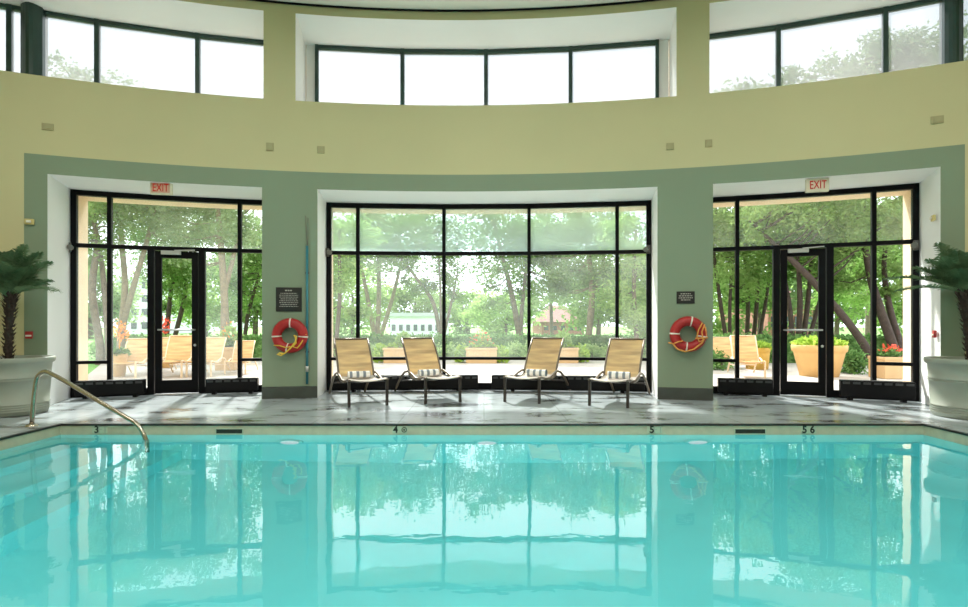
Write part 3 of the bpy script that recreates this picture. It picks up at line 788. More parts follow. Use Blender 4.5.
def palm(loc, rr, rb, h, trunk, lb, seed, fronds):
    rng = random.Random(seed)
    o = empty('potted_palm', loc); tag(o, lb, 'potted palm', 'potted palms in cream planters')
    mb = MB()
    k = rr
    prof = [(0,.0),(rb*.96,.0),(rb,.015)]
    for z in (.05,.075,.10,.125): prof += [(rb+(rr*.90-rb)*(z/h)+.0, z-.008),(rb+(rr*.90-rb)*(z/h)+.012, z),(rb+(rr*.90-rb)*(z/h), z+.008)]
    for z in (.40,.425): prof += [(rb+(rr*.92-rb)*(z/h)**.8, z-.008),(rb+(rr*.92-rb)*(z/h)**.8+.013, z),(rb+(rr*.92-rb)*(z/h)**.8, z+.008)]
    prof += [(rr*.925, h-.075),(rr*.98,h-.06),(rr,h-.045),(rr,h-.012),(rr*.985,h),(rr*.93,h),(rr*.90,h-.02),(rr*.88,h-.08),(0,h-.085)]
    mb.lathe(prof, 56); mb.build('planter', M_POT, o)
    mb = MB(); mb.lathe([(rr*.885,h-.082),(rr*.4,h-.06),(0,h-.055)], 32); q = mb.build('soil', M_SOIL, o)
    # trunk with old leaf bases
    T = [Vector(t) for t in trunk]; mb = MB(); tp = smooth(T, 5)
    n = len(tp); mb.tube(tp, [.040+.009*math.sin(i*1.9)+.035*max(0,(i/n-.55)) for i in range(n)], 10)
    for i in range(n):
        for j in range(7):
            a = j*2*math.pi/7+i*.7; d = Vector((math.cos(a), math.sin(a), 0)); c = tp[i]+d*(.045+.03*max(0,i/n-.5)); ln = .05+.07*max(0,i/n-.45)
            s = Vector((-d.y,d.x,0))*.016
            tip = c+d*ln*.7+Vector((0,0,ln)); mb.face([c-s,c+s,tip]); mb.face([c+s-d*.01,c-s-d*.01,tip])
    mb.build('trunk', M_PTRK, o)
    for (az, el, L_, dr) in fronds:
        mb = MB(); frond_mesh(mb, L_, az, el, dr, rng, tp[-1]+Vector((math.cos(az)*.03, math.sin(az)*.03, rng.uniform(-.03,.04)))); mb.build('frond', M_FROND, o)
rng = random.Random(3)
def fr(n, L0, L1, seed, maxback=99):
    g = random.Random(seed); out = []
    for i in range(n):
        az = i*2.39996+g.uniform(-.2,.2)
        el = R(86)-(i/n)*R(56)+g.uniform(-.1,.1); Lk = g.uniform(L0, L1)
        if math.sin(az) > .3: Lk *= .62           # the wall behind shortens them
        out.append((az, el, Lk, g.uniform(.25,.6)))
    return out
LP = (-5.50, 6.52, 0)
palm(LP, .41, .345, .655, [(-.02,-.02,.58),(-.02,-.02,.8),(-.01,-.02,1.05),(.0,-.02,1.25),(.0,-.02,1.38)], 'palm in a round cream planter beside the steel handrail', 5,
     fr(38,.42,.58,11)+[(R(-25), R(14), .88, R(28))])
RP = (5.45, 6.29, 0)
palm(RP, .405, .34, .655, [(.02,0,.58),(.0,0,.85),(-.03,0,1.1),(-.06,-.02,1.27),(-.07,-.02,1.39)], 'leaning palm in a round cream planter beside the door facing the terracotta pot', 6,
     fr(38,.42,.58,21)+[(R(192), R(12), .86, R(25)),(R(172), R(30), .80, R(40))])

# ------------------------------------------------------------------ pool fittings
def marker(px, chars, lb, faded=None):
    Y = PY1; c = at(px, 430.2, Y); o = empty('depth_marker', (c.x, Y-.004, -.058)); tag(o, lb, 'depth marker', 'depth markers on the pool edge')
    mb = MB(); mb.box((0,0,0), (.155 if len(chars) > 1 or faded else .09,.008,.074)); mb.build('tile', M_MTILE, o, .001)
    for ch, dx, m in chars:
        if ch == '@':                                   # crossed out diver symbol ring
            mb = MB(); mb.tube([(dx+.024*math.cos(2*math.pi*i/20), -.0055, .024*math.sin(2*math.pi*i/20)) for i in range(20)], .0045, 6, closed=True)
            mb.box((dx,-.0055,0), (.016,.003,.016)); mb.build('symbol', m, o)
        else: text_obj('digit' if m is M_INK else 'lettering', ch, .1, m, o, (dx,-.0052,-.001), depth=.001, bold=.003 if m is M_INK else 0)
marker(100, [('3',-.03,M_INK),('FT',.035,M_GREY)], 'pale depth tile reading 3 near the handrail', True)
marker(400, [('4',-.045,M_INK),('@',.045,M_INK)], 'pale depth tile reading 4 with a round symbol below the loungers')
marker(654.5, [('5',-.03,M_INK),('FT',.035,M_GREY)], 'pale depth tile reading a single 5', True)
marker(808.5, [('5',-.045,M_INK),('6',.035,M_INK)], 'pale depth tile reading 5 6')
for px, w, lb in ((229.5,.27,'dark skimmer slot in the pool edge below the door beside the handrail'), (750,.31,'dark skimmer slot in the pool edge nearest the 5 6 depth tile')):
    c = at(px, 431, PY1); o = empty('skimmer_slot', (c.x, PY1-.003, -.075)); tag(o, lb, 'skimmer', 'pool skimmers')
    mb = MB(); mb.box((0,0,0), (w,.006,.045)); mb.build('opening', M_INK, o)
    mb = MB()
    for z in (-.026,.026): mb.box((0,-.001,z), (w+.02,.010,.008))
    for x in (-w/2-.006, w/2+.006): mb.box((x,-.001,0), (.010,.010,.058))
    mb.build('frame', M_MTILE, o)
for px, lb in ((285,'underwater pool light below the pillar with the rescue pole'), (487,'underwater pool light below the middle of the loungers'), (703,'underwater pool light below the pillar with the small sign')):
    x = (px-CX)/F*5.65; o = empty('pool_light', (x, PY1-.01, -.55)); tag(o, lb, 'pool light', 'underwater pool lights')
    Mx = Matrix.Rotation(R(90), 4, 'X')
    mb = MB(); mb.lathe([(.10,0),(.14,0),(.135,.03),(.10,.035),(.10,.0)], 28, M=Mx); mb.build('trim_ring', M_BASIN, o)
    mb = MB(); mb.lathe([(0,.034),(.06,.032),(.098,.02)], 28, M=Mx); mb.build('lens', M_LENS, o)

M_LENS2 = emit('added_pool_lamp_near', (.85,.98,1.0), 325)  # strong lamps out of view in the near wall, added to make the water glow
for x, lb in ((-2.6,'added unseen pool light in the near pool wall on the handrail side'),(0.1,'added unseen pool light in the middle of the near pool wall'),(2.8,'added unseen pool light in the near pool wall on the right')):
    o = empty('pool_light', (x, PY0+.01, -.6), math.pi); tag(o, lb, 'pool light', 'underwater pool lights')
    Mx = Matrix.Rotation(R(90), 4, 'X')
    mb = MB(); mb.lathe([(.10,0),(.14,0),(.135,.03),(.10,.035),(.10,.0)], 28, M=Mx); mb.build('trim_ring', M_BASIN, o)
    mb = MB(); mb.lathe([(0,.034),(.06,.032),(.098,.02)], 28, M=Mx); mb.build('lens', M_LENS2, o)

# ------------------------------------------------------------------ outside: ground
GZ = .03
mb = MB(); k = 40
arc = [p for p in (cyl(PL-.25+(PR-PL+.5)*i/k, RF+.16) for i in range(k+1)) if p.x > -6.4]
k = len(arc)-1
far = [Vector((-10.4+24.4*i/k, 15.4, 0)) for i in range(k+1)]
for (p, q), (u, v) in zip(zip(arc, arc[1:]), zip(far, far[1:])):
    mb.face([(p.x,p.y,GZ),(q.x,q.y,GZ),(v.x,v.y,GZ),(u.x,u.y,GZ)]); mb.face([(p.x,p.y,-.02),(q.x,q.y,-.02),(q.x,q.y,GZ),(p.x,p.y,GZ)])
tag(mb.build('ground_terrace', M_PAVE), 'pale paved terrace outside the windows', 'terrace', kind='structure')
mb = MB(); mb.face([(-90,13.0,.005),(90,13.0,.005),(90,160,.005),(-90,160,.005)]); mb.face([(-90,8.2,.005),(-6.2,8.6,.005),(-6.2,13.0,.005),(-90,13.0,.005)])
tag(mb.build('ground_lawn', M_LAWN), 'green lawn beyond the terrace', 'lawn', kind='structure')

# ------------------------------------------------------------------ outside: plants
def leaves(mb, n, clumps, size, rng, sq=.7, mat_=0):
    for i in range(n):
        c, r = clumps[rng.randrange(len(clumps))]
        p = Vector((rng.gauss(0,1), rng.gauss(0,1), rng.gauss(0,1)*sq))*r*.55+c
        a = Vector((rng.gauss(0,1), rng.gauss(0,1), rng.gauss(0,.7))).normalized(); b = a.orthogonal().normalized()
        b.rotate(Quaternion(a, rng.uniform(0,6.28))); s = size*rng.uniform(.6,1.25)
        mb.face([p-a*s, p-b*s*.45, p+a*s, p+b*s*.45], mat_)
def tree(px, Y, stems, crowns, lb, lm, bark, n=3200, size=.10, seed=0, group='trees outside the windows'):
    """stems: lists of (px, py, dy, radius); crowns: (px, py, dy, rx, rz)"""
    rng = random.Random(seed*17+5)
    base = Vector(((px-CX)/F*Y, Y, 0)); o = empty('tree', base); tag(o, lb, 'tree', group)
    mb = MB()
    ends = []
    for st in stems:
        pts = [at(x, y, Y+dy)-base for x, y, dy, r in st]; rad = [s[3]*.72 for s in st]
        z0 = pts[0].copy(); z0.z = -.05
        pts = [z0]+pts; rad = [rad[0]*1.25]+rad
        sp = smooth(pts, 4); rr = []
        for i in range(len(pts)-1):
            for j in range(4): rr.append(rad[i]+(rad[i+1]-rad[i])*j/4)
        rr.append(rad[-1]); mb.tube(sp, rr, 8); ends += sp[len(sp)//2:]
    clumps = []
    for (x, y, dy, rx, rz) in crowns:
        c = at(x, y, Y+dy)-base; rx *= 1.25; rz *= 1.1
        for k in range(max(6, int(16*rx*rz))):
            d = Vector((rng.gauss(0,1), rng.gauss(0,1), rng.gauss(0,1))).normalized()*rng.uniform(.35,1)**.6
            q = c+Vector((d.x*rx, d.y*rx*.9, d.z*rz)); clumps.append((q, rng.uniform(.28,.52)*min(1.0,(rx+rz)/2)))
    for q, r in clumps[::3]:
        e = min(ends, key=lambda v: (v-q).length)
        if (e-q).length < 3.2:
            mid = e.lerp(q,.5)+Vector((0,0,-.12)); mb.tube([e, mid, q], [.025,.018,.008], 5)
    mb.build('trunk', bark, o)
    ml = MB(); near = Y < 18.5; leaves(ml, int(n*(3.6 if near else 2.2)), clumps, size*(.72 if near else 1), rng); ml.build('crown', lm, o)
    return o
# centre bay
tree(375,19,[[(376,345,0,.13),(368,300,0,.10),(356,240,0,.06)],[(377,345,0,.13),(379,290,.3,.11),(378,215,.3,.06)],[(378,345,0,.11),(392,300,-.2,.09),(404,250,-.2,.05)]],
     [(362,234,0,1.4,.8),(395,236,.5,1.3,.8),(345,250,0,.8,.9),(380,262,0,1.0,.6)],'three stemmed pale tree behind the lounger nearest the rescue pole',M_LEAF_B,M_BARKP,2600,.10,1)
tree(441,18,[[(441,345,0,.10),(434,305,0,.09),(420,283,0,.07),(404,262,0,.04)],[(443,340,0,.08),(452,300,.2,.06),(458,270,.2,.03)],[(441,330,0,.06),(440,280,0,.05),(436,230,0,.03)]],
     [(405,250,0,.7,.6),(428,258,0,.9,.7),(432,232,0,1.1,.7),(415,285,0,.5,.4),(455,285,.3,.5,.6)],'bending dark tree behind the second lounger from the rescue pole',M_LEAF_C,M_BARK,2200,.085,2)
tree(521,18,[[(521,348,0,.15),(513,300,0,.12),(502,255,0,.08),(492,215,0,.04)],[(521,320,0,.1),(526,270,.2,.07),(530,220,.2,.04)]],
     [(505,238,0,1.0,.8),(530,238,.2,1.1,.9),(495,300,0,.55,.5),(505,270,-.2,.8,.6),(538,275,.2,.8,.7),(480,222,.3,1.1,.45)],'tree with a trunk leaning left behind the gap between the middle loungers',M_LEAF_C,M_BARK,3200,.09,3)
tree(552,21,[[(552,340,0,.10),(551,290,0,.08),(553,230,0,.05)]],[(560,270,0,1.0,.8),(562,236,0,1.5,1.0),(545,300,0,.7,.5)],'slim tree in front of the red brick building',M_LEAF_B,M_BARK,2600,.09,4)
tree(588,17,[[(587,348,0,.15),(592,300,0,.13),(588,250,0,.09),(580,215,0,.05)],[(590,310,0,.1),(603,262,.2,.07),(610,220,.2,.04)]],
     [(602,245,0,1.3,1.0),(580,234,0,1.0,.8),(612,292,0,.8,.7),(570,275,.4,.7,.7)],'grey green tree behind the second lounger from the small sign pillar',M_LEAF_B,M_BARKP,3600,.09,5)
tree(635,15.5,[[(637,345,0,.10),(634,290,0,.08),(636,230,0,.05)]],[(634,238,0,.8,.7),(636,280,0,.8,.8),(640,315,0,.7,.5)],'bright leafy tree behind the lounger nearest the small sign pillar',M_LEAF_D,M_BARK,2600,.085,6)
tree(338,16,[[(336,345,0,.09),(340,290,0,.08),(338,230,0,.05)]],[(338,240,0,.8,.6),(335,275,0,.7,.7),(340,312,0,.6,.45)],'bushy tree at the edge of the centre window nearest the rescue pole',M_LEAF_D,M_BARK,2300,.085,7)
# left bay
tree(97,14,[[(100,345,0,.13),(92,290,0,.12),(97,240,0,.09),(86,195,0,.05)],[(108,345,0,.10),(104,285,.2,.09),(98,235,.2,.06)]],
     [(95,205,0,1.1,.7),(88,240,0,.7,.7),(108,180,0,1.3,.8)],'curved two stemmed tree seen beside the tan outside pier near the handrail',M_LEAF_A,M_BARK,2600,.085,8)
tree(121,15,[[(121,335,0,.13),(125,285,0,.11),(121,230,0,.09),(124,180,0,.05)],[(122,330,0,.12),(134,285,0,.10),(150,230,0,.08),(158,190,0,.04)]],
     [(135,205,0,1.2,.7),(160,215,.2,1.1,.8),(120,190,0,1.2,.7),(150,185,0,1.4,.8)],'forked pale tree left of the door beside the handrail',M_LEAF_B,M_BARKP,3000,.085,9)
tree(170,18,[[(166,345,0,.11),(170,300,0,.10),(176,262,0,.07),(180,225,0,.04)],[(173,345,0,.11),(184,300,.1,.10),(189,262,.1,.07),(194,225,0,.04)]],
     [(172,270,0,.8,.7),(192,262,0,.9,.8),(180,220,0,1.4,.8),(180,300,.4,.7,.4)],'dark two stemmed tree framed in the glass door beside the handrail',M_LEAF_C,M_BARKD,3400,.085,10)
tree(225,15,[[(226,345,0,.15),(224,290,0,.14),(220,235,0,.11),(216,190,0,.06)],[(224,300,0,.1),(234,255,.1,.08),(242,215,.1,.05)]],
     [(215,215,0,1.3,.8),(240,210,0,1.1,.7),(205,262,.5,.7,.7),(222,185,0,1.4,.7)],'stout grey trunked tree right of the door beside the handrail',M_LEAF_B,M_BARKP,3000,.085,11)
tree(247,18,[[(244,345,0,.10),(248,315,0,.09),(256,285,0,.06),(262,265,0,.04)]],[(250,285,0,.8,.7),(258,250,0,1.1,.9),(240,262,0,.7,.6),(275,270,0,1.1,1.0)],
     'dark tree seen beside the pillar with the rescue pole',M_LEAF_C,M_BARKD,2400,.085,12)
tree(80,24,[[(80,345,0,.16),(84,250,0,.13),(84,150,0,.08),(80,85,0,.04)]],[(80,90,0,1.2,.8),(60,70,0,.8,.6),(105,85,0,1.0,.5),(90,130,0,1.6,1.2)],
     'tall sparse tree whose top shows in the clerestory above the handrail side door',M_LEAF_B,M_BARK,900,.11,13)
# right bay
tree(722,16,[[(728,352,0,.09),(720,300,0,.08),(714,250,0,.06),(716,205,0,.04)],[(730,352,0,.08),(730,300,0,.07),(734,245,0,.05)]],
     [(722,235,0,1.0,.8),(730,275,.3,.8,.7),(700,250,0,1.0,1.0),(725,200,0,1.2,.7)],'thin twin stemmed dark tree beside the small sign pillar',M_LEAF_A,M_BARKD,3000,.085,14)
tree(752,17,[[(746,352,0,.10),(748,300,0,.09),(744,250,0,.06)],[(752,352,0,.10),(757,300,0,.09),(758,245,0,.06)],[(756,352,0,.08),(766,300,.2,.07),(772,250,.2,.05)]],
     [(752,240,0,1.2,.8),(765,270,.3,.9,.7),(748,205,0,1.4,.7),(742,290,.5,.6,.5)],'cluster of dark stems left of the door facing the terracotta pot',M_LEAF_C,M_BARKD,3600,.085,15)
tree(797,15,[[(793,352,0,.10),(790,310,0,.09),(783,270,0,.07),(775,225,0,.04)],[(798,352,0,.11),(800,300,0,.10),(797,250,0,.06)],[(802,352,0,.10),(808,300,.1,.09),(812,250,.1,.06)],[(806,350,0,.08),(820,300,.2,.07),(830,255,.2,.04)]],
     [(795,250,0,1.2,.8),(820,235,.2,1.1,.7),(790,210,0,1.4,.8),(815,285,.6,.7,.6)],'many stemmed dark tree behind the big terracotta pot',M_LEAF_C,M_BARKD,4200,.08,16)
tree(866,13.5,[[(868,352,0,.14),(850,325,0,.13),(825,295,0,.12),(800,268,0,.11),(775,245,0,.08),(750,220,0,.05)]],
     [(770,215,0,1.0,.6),(800,200,0,1.2,.6),(850,215,.2,1.0,.7)],'tree with a long trunk slanting across the door facing the terracotta pot',M_LEAF_A,M_BARKD,3000,.08,17)
tree(884,13.8,[[(894,350,.2,.16),(882,315,.2,.15),(870,275,.2,.12),(862,225,.2,.07)],[(902,350,.3,.12),(890,310,.3,.11),(884,265,.3,.08),(890,215,.3,.05)]],
     [(865,225,0,1.1,.7),(890,225,.2,1.0,.7),(875,190,0,1.5,.7),(895,275,.3,.6,.5),(850,270,.5,.6,.6)],'leaning thick trunked tree beside the tan outside pier near the right palm',M_LEAF_A,M_BARKD,4000,.08,18)
tree(836,19,[[(836,350,0,.12),(838,280,0,.10),(835,220,0,.05)]],[(838,275,0,1.1,1.0),(850,235,0,1.3,.9),(825,215,0,1.4,.9),(845,310,0,.9,.5)],'bright leafy tree behind the window pane beside the big terracotta pot',M_LEAF_D,M_BARK,3400,.09,19)
tree(868,24,[[(868,350,0,.2),(872,200,0,.16),(870,100,0,.1),(866,60,0,.05)]],[(868,70,0,1.8,1.2),(830,88,0,1.6,.8),(905,75,0,1.8,1.6),(780,95,0,1.6,.6),(940,60,0,1.5,1.6),(745,100,0,1.0,.5),(870,130,0,3,1)],
     'tall tree whose crown fills the clerestory above the door facing the terracotta pot',M_LEAF_B,M_BARK,6000,.13,20)
# distant tree line: individual crowns beyond the hedge
far = [(300,40,7),(352,44,5.5),(415,46,4.5),(468,55,3.9),(505,48,4.0),(598,42,5.5),(650,44,6.5),(705,40,7.5),(760,38,8),(815,36,8),(870,36,8.5),(920,36,8.5),(90,38,6),(205,40,6.5),(255,40,7),(40,36,7)]
wh = ['behind the rescue pole pillar','behind the bushy tree','behind the white low building','on the distant rise in the middle of the centre window','beside the sky gap in the centre window','behind the red brick building',
      'behind the bright leafy tree','behind the small sign pillar','behind the cluster of dark stems','behind the big terracotta pot','behind the slanting trunk','behind the right pier','behind the curved two stemmed tree',
      'behind the stout grey trunk','behind the pillar edge near the rescue pole','beyond the left pier']
for i, (px, Y, h) in enumerate(far):
    rng = random.Random(100+i); x = (px-CX)/F*Y; o = empty('tree', (x,Y,0)); tag(o, 'far round tree '+wh[i], 'tree', 'far trees beyond the hedge')
    mb = MB(); mb.tube([(0,0,-.05),(.1,0,h*.3),(0,.1,h*.6)], [.2,.16,.08], 7); mb.build('trunk', M_BARK, o)
    cl = []
    for k in range(40):
        d = Vector((rng.gauss(0,1), rng.gauss(0,1), rng.gauss(0,1))).normalized()*rng.uniform(.4,1); cl.append((Vector((d.x*3.4, d.y*2.2, h*.5+d.z*h*.5)), rng.uniform(.7,1.1)))
    ml = MB(); leaves(ml, 4200, cl, .2, rng); ml.build('crown', [M_LEAF_B, M_LEAF_D, M_LEAF_A][i % 3], o)
# hedges
def hedge(x0, x1, y, d, h, lb, seed, lm=M_HEDGE, n=3000, size=.05):
    rng = random.Random(seed); o = empty('hedge', ((x0+x1)/2, y, 0)); tag(o, lb, 'hedge', 'clipped hedges')
    mb = MB(); w = x1-x0; mb.box((0,0,h*.46), (w*.98, d*.8, h*.88))
    for i in range(n):
        f = rng.random()
        if f < .45: p = Vector((rng.uniform(-w/2,w/2), -d*.42+rng.gauss(0,.04), rng.uniform(.03,h)))
        else: p = Vector((rng.uniform(-w/2,w/2), rng.uniform(-d/2,d/2), h*.93+rng.gauss(0,.05)))
        a = Vector((rng.gauss(0,1), rng.gauss(0,1), rng.gauss(0,1))).normalized(); b = a.orthogonal().normalized(); s = size*rng.uniform(.7,1.3)
        mb.face([p-a*s, p-b*s*.5, p+a*s, p+b*s*.5])
    mb.build('foliage', lm, o)
hedge(-5.0, 5.2, 17.0, .9, .66, 'long dark clipped hedge behind the tan box planters', 1, n=6000)
hedge(-10.2, -5.9, 15.6, .8, .66, 'clipped hedge behind the outside loungers', 2)
hedge(5.9, 12.4, 14.6, .8, .72, 'dark clipped hedge behind the big terracotta pot', 3, n=4000)
def shrub(px, Y, r, h, lb, lm, seed, n=700, size=.05):
    rng = random.Random(seed+50); o = empty('shrub', ((px-CX)/F*Y, Y, 0)); tag(o, lb, 'shrub', 'low shrubs in front of the hedge')
    cl = []
    for k in range(16):
        d = Vector((rng.gauss(0,1), rng.gauss(0,1), abs(rng.gauss(0,1)))).normalized()*rng.uniform(.5,1); cl.append((Vector((d.x*r*.8, d.y*r*.7, .12+d.z*(h-.15)*.8)), .16))
    mb = MB(); mb.tube([(0,0,-.03),(0,0,h*.6)], [.02,.008], 5); mb.build('stem', M_BARK, o)
    mb = MB(); leaves(mb, n, cl, size, rng, .8); mb.build('foliage', lm, o)
sh = [(348,16.1,'low pale shrub behind the lounger nearest the rescue pole',M_SHRUB),(374,15.9,'low shrub between the two loungers nearer the rescue pole',M_SHRUB),(430,16,'low shrub beside the second lounger from the rescue pole',M_SHRUB),
      (450,16.1,'low shrub just left of the middle box planter',M_SHRUB),(512,16.1,'low shrub under the tree leaning left',M_SHRUB),(532,16.0,'low shrub left of the third lounger',M_SHRUB),
      (592,16.0,'low pale shrub under the grey green tree',M_SHRUB),(612,15.9,'low pale shrub between the two loungers nearer the small sign',M_SHRUB),(636,16.0,'low shrub behind the lounger nearest the small sign pillar',M_SHRUB)]
for i, (px, Y, lb, lm) in enumerate(sh): shrub(px, Y-.3, .46, .52, lb, lm, i, 900)
shrub(856, 11.3, .26, .62, 'dark rounded shrub beside the big terracotta pot', M_HEDGE, 30, 1100, .045)
shrub(722, 12.2, .35, .5, 'dark low shrub beside the outside lounger near the small sign pillar', M_HEDGE, 31, 700, .045)
shrub(97, 16.5, .35, .62, 'small dark green shrub on the lawn near the handrail side', M_HEDGE, 32, 700, .045)
# planters outside
def plant_tuft(mb, c, r, h, n, rng, size=.06, m=0):
    for i in range(n):
        a = rng.uniform(0,6.28); rad = r*math.sqrt(rng.random()); z = h*rng.uniform(.1,1)*(1-.5*(rad/r)**2)
        p = Vector(c)+Vector((math.cos(a)*rad, math.sin(a)*rad, z)); d = Vector((math.cos(a)*.6+rng.gauss(0,.4), math.sin(a)*.6+rng.gauss(0,.4), rng.uniform(.0,.9))).normalized()
        b = d.orthogonal().normalized(); b.rotate(Quaternion(d, rng.uniform(0,6.28))); s = size*rng.uniform(.6,1.3); mb.face([p-d*s, p-b*s*.5, p+d*s, p+b*s*.5], m)
def box_planter(px, Y, w, h, lb, seed, flower=None, fl=None, tall=.45, lime=True, pm=M_BOX, z0=.0):
    rng = random.Random(seed+300); o = empty('box_planter', ((px-CX)/F*Y, Y, z0)); tag(o, lb, 'planter', 'tan box planters outside')
    mb = MB(); mb.box((0,0,h/2), (w,w,h)); mb.box((0,0,h-.03), (w*1.05,w*1.05,.06)); mb.build('box', pm, o, .012)
    mb = MB(); plant_tuft(mb, (0,0,h), w*.42, .16, 160, rng, .06)
    if lime:
        for s in (-1,1): plant_tuft(mb, (s*w*.62,-.15,.02), .22, .52, 260, rng, .07)
    mb.build('foliage', M_LIME if lime else M_HEDGE, o)
    if tall:
        mb = MB(); plant_tuft(mb, (.05,0,h), .20, tall, 130, rng, .09); mb.build('tall_plant', M_LEAF_D, o)
    if flower:
        mb = MB(); plant_tuft(mb, (0,-.05,h+.08), w*.40, fl or .3, 60, rng, .035); q = mb.build('blossom', flower, o); q['label'] = 'bright blossoms'
box_planter(401, 14.6, .78, .42, 'tan box planter with leafy plant behind the second lounger from the rescue pole', 1)
box_planter(481.5, 14.6, .78, .42, 'tan box planter with reddish flowers in the middle of the centre window', 2, M_FLR, .36, .30)
box_planter(561, 14.6, .78, .42, 'tan box planter with lime leaves behind the second lounger from the small sign pillar', 3)
box_planter(229, 12.2, .42, .50, 'tan box planter with orange flowers outside right of the handrail side door', 4, M_FLO, .5, .45, False, z0=GZ)
box_planter(888, 10.4, .44, .40, 'tan box planter with red flowers beside the right outside pier', 5, M_FLR, .16, 0, False, z0=GZ)
def round_pot(px, Y, rr, rb, h, lb, m, lime, seed, fl=None, tuft=.28, name='round_planter', flh=.4):
    rng = random.Random(seed+500); o = empty(name, ((px-CX)/F*Y, Y, GZ)); tag(o, lb, 'planter', 'round planters outside')
    mb = MB(); mb.lathe([(0,0),(rb,0),(rb+(rr-rb)*.72,h*.72),(rr*.95,h*.78),(rr,h*.80),(rr*1.02,h*.97),(rr,h),(rr*.92,h),(rr*.88,h-.06),(0,h-.07)], 40); mb.build('pot', m, o)
    mb = MB(); plant_tuft(mb, (0,0,h-.04), rr*.95, tuft, 420, rng, .075); mb.build('foliage', lime, o)
    if fl:
        mb = MB(); mb.tube([(0,0,h-.05),(.02,0,h+flh*.6)], .012, 5); plant_tuft(mb, (0,0,h+flh*.35), .16, flh*.75, 60, rng, .05); q = mb.build('blossom', fl, o); q['label'] = 'bright blossoms'
round_pot(819, 10.8, .47, .33, .60, 'big round terracotta pot with lime plants outside the door', M_TERRA, M_LIME, 1, None, .20)
round_pot(757, 12.4, .265, .225, .48, 'ochre round pot with lime plants beside the outside lounger', M_YPOT, M_LIME, 2, None, .17)
round_pot(119, 10.7, .15, .10, .44, 'small tapered tan pot with orange flowers near the handrail side window', M_BOX, M_HEDGE, 3, M_FLO, .12, flh=.62)
round_pot(163, 12.8, .26, .2, .50, 'round pot of tall red flowers seen through the door beside the handrail', M_TERRA, M_LEAF_D, 4, M_FLR, .30, flh=.72)
# loungers outside
op = make_chaise('patio_lounger', M_OSL, M_OSL, M_OFR, M_OFR)
outl = [(141,10.9,14,.88,'tan outside lounger beside the door nearest the handrail'),(163,11.7,14,.88,'orange tan outside lounger hidden behind another in the glass door'),(184,10.9,14,.95,'tan outside lounger in the middle of the glass door'),
        (213,11.1,8,.9,'tan outside lounger right of the door beside the handrail'),(247,11.6,10,.8,'outside lounger seen at the edge of the pillar with the rescue pole'),(738,10.9,-16,.95,'tan outside lounger beside the ochre pot'),(718,12.9,-12,.85,'tan outside lounger half hidden by the pillar with the small sign'),
        ]
for i, (px, Y, a, s, lb) in enumerate(outl):
    o = op if i == 0 else copy_tree(op); x = (px-CX)/F*Y; o.location = (x, Y-.55, GZ); o.rotation_euler = (0,0,R(a)); o.scale = (s,s*.9,s*.98); tag(o, lb, 'lounge chair', 'tan loungers on the terrace')

# ------------------------------------------------------------------ outside: buildings
def building(px0, px1, ytop, Y, depth, lb, wall, roofm, rows, cols_, wy0, wy1, roof='flat', seed=0):
    x0, x1 = (px0-CX)/F*Y, (px1-CX)/F*Y; h = EYE-(ytop-HY)/F*Y; o = empty('building', ((x0+x1)/2, Y, 0)); tag(o, lb, 'building', 'buildings beyond the trees'); w = x1-x0
    mb = MB(); mb.box((0,depth/2,h/2), (w,depth,h)); mb.build('wall', wall, o)
    mb = MB()
    if roof == 'flat': mb.box((0,depth/2,h+.12), (w+.4,depth+.4,.24))
    else:
        a = [(-w/2-.3,-.3,h),(w/2+.3,-.3,h),(w/2+.3,depth+.3,h),(-w/2-.3,depth+.3,h)]; r0, r1 = (-w/2+1,depth/2,h+1.6),(w/2-1,depth/2,h+1.6)
        mb.face([a[0],a[1],r1,r0]); mb.face([a[2],a[3],r0,r1]); mb.face([a[1],a[2],r1]); mb.face([a[3],a[0],r0])
    mb.build('roof', roofm, o)
    for r in range(rows):
        for c in range(cols_):
            x = -w/2+w*(c+.5)/cols_; z = wy0+(wy1-wy0)*(r+.5)/rows; hh = (wy1-wy0)/rows*.5
            mb = MB(); mb.box((x,-.02,z), (w/cols_*.5,.08,hh)); mb.build('window', M_BWIN, o)
building(390, 441, 316.5, 36, 8, 'low white building with a row of dark windows in the centre window', M_BWHITE, M_ROOF, 1, 7, .35, 1.15)
building(118, 150, 282, 52, 12, 'tall white building seen between trees left of the handrail side door', M_BWHITE, M_ROOF, 4, 3, .2, 5.2)
building(166, 205, 290, 70, 12, 'white building seen through the glass door beside the handrail', M_BWHITE, M_ROOF, 3, 4, .2, 4.4)
building(542, 584, 322, 50, 10, 'red brick building low behind the slim tree', M_BRICK, M_BROOF, 1, 5, .2, 1.0, 'hip')
building(768, 815, 300, 45, 10, 'red brick building glimpsed behind the many stemmed tree', M_BRICK, M_BROOF, 1, 4, .3, 2.0, 'hip')

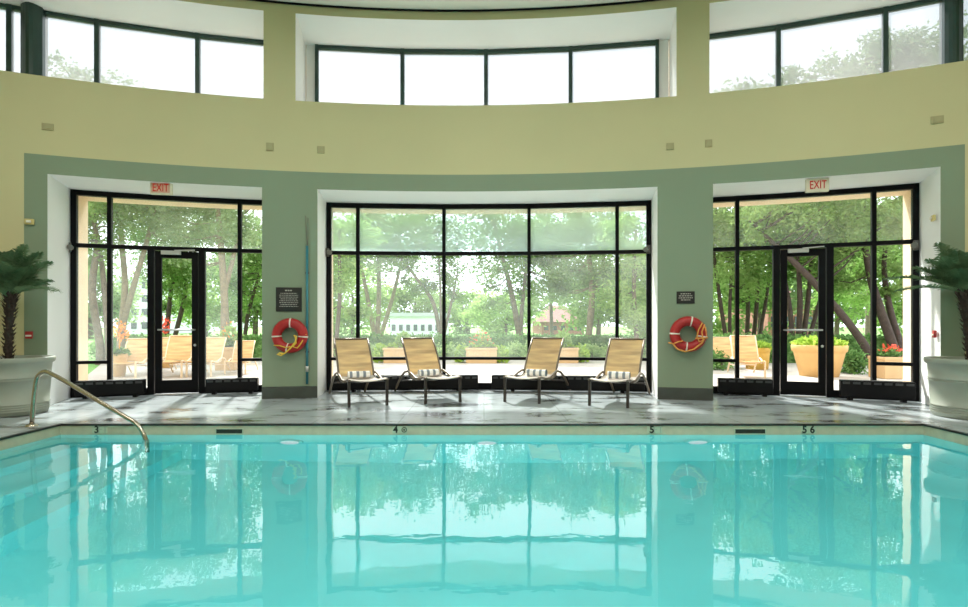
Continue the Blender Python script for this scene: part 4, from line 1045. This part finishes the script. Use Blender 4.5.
# ------------------------------------------------------------------ light
W = bpy.data.worlds.new('overcast'); scene.world = W; W.use_nodes = True; nt = W.node_tree; L = nt.links.new
bg = nt.nodes['Background']
tc = nt.nodes.new('ShaderNodeTexCoord'); n = nt.nodes.new('ShaderNodeTexNoise'); n.inputs['Scale'].default_value = 2.2; n.inputs['Detail'].default_value = 4
r = nt.nodes.new('ShaderNodeValToRGB'); r.color_ramp.elements[0].position = .3; r.color_ramp.elements[1].position = .7
r.color_ramp.elements[0].color = (.80,.87,.94,1); r.color_ramp.elements[1].color = (.95,.97,1,1)
L(tc.outputs['Generated'], n.inputs['Vector']); L(n.outputs['Fac'], r.inputs['Fac']); L(r.outputs[0], bg.inputs[0]); bg.inputs[1].default_value = 3.0
sun = bpy.data.lights.new('sun', 'SUN'); sun.energy = 9; sun.angle = R(4); sun.color = (1,.97,.92)
so = bpy.data.objects.new('sun', sun); COL.objects.link(so)
so.rotation_euler = Vector((.28,-1.0,-.95)).to_track_quat('-Z','Y').to_euler()
# unseen ceiling lamps added to brighten the room and the window wall
k = 0
names = ['over the deep end','over the shallow end','over the middle of the pool']
for iy, y in enumerate((4.2, .4, -3.6)):
    for ix, x in enumerate((-3.9, 0, 3.9)):
        o = empty('added_ceiling_light', (x,y,Z_CEIL)); tag(o, 'added unseen ceiling lamp '+('left','middle','right')[ix]+' of the '+('row over the far pool edge','row over the pool','row behind the camera')[iy], 'ceiling light', 'added unseen ceiling lamps')
        mb = MB(); mb.lathe([(.46,0),(.50,-.0),(.50,-.05),(.46,-.05),(.46,0)], 32); mb.build('trim_ring', M_ALU, o)
        ld = bpy.data.lights.new('lamp', 'AREA'); ld.shape = 'DISK'; ld.size = .9; ld.energy = 104 if x == 0 else 56; ld.color = (1,.98,.94)
        lo = bpy.data.objects.new('lamp', ld); COL.objects.link(lo); lo.parent = o; lo.location = (0,0,-.03)

# ------------------------------------------------------------------ camera
cam = bpy.data.cameras.new('camera'); co = bpy.data.objects.new('camera', cam); COL.objects.link(co)
co.location = (0,0,EYE); co.rotation_euler = (R(90),0,0); cam.sensor_width = 36; cam.lens = 36*F/968; cam.shift_y = (HY-303.5)/968
cam.clip_start = .05; cam.clip_end = 400; scene.camera = co
vs = scene.view_settings; vs.view_transform = 'Standard'; vs.look = 'None'; vs.gamma = 1; vs.use_curve_mapping = False; vs.exposure = 0
scene.cycles.sample_clamp_indirect = 4.0
scene.cycles.transparent_max_bounces = 16
scene.cycles.max_bounces = 10
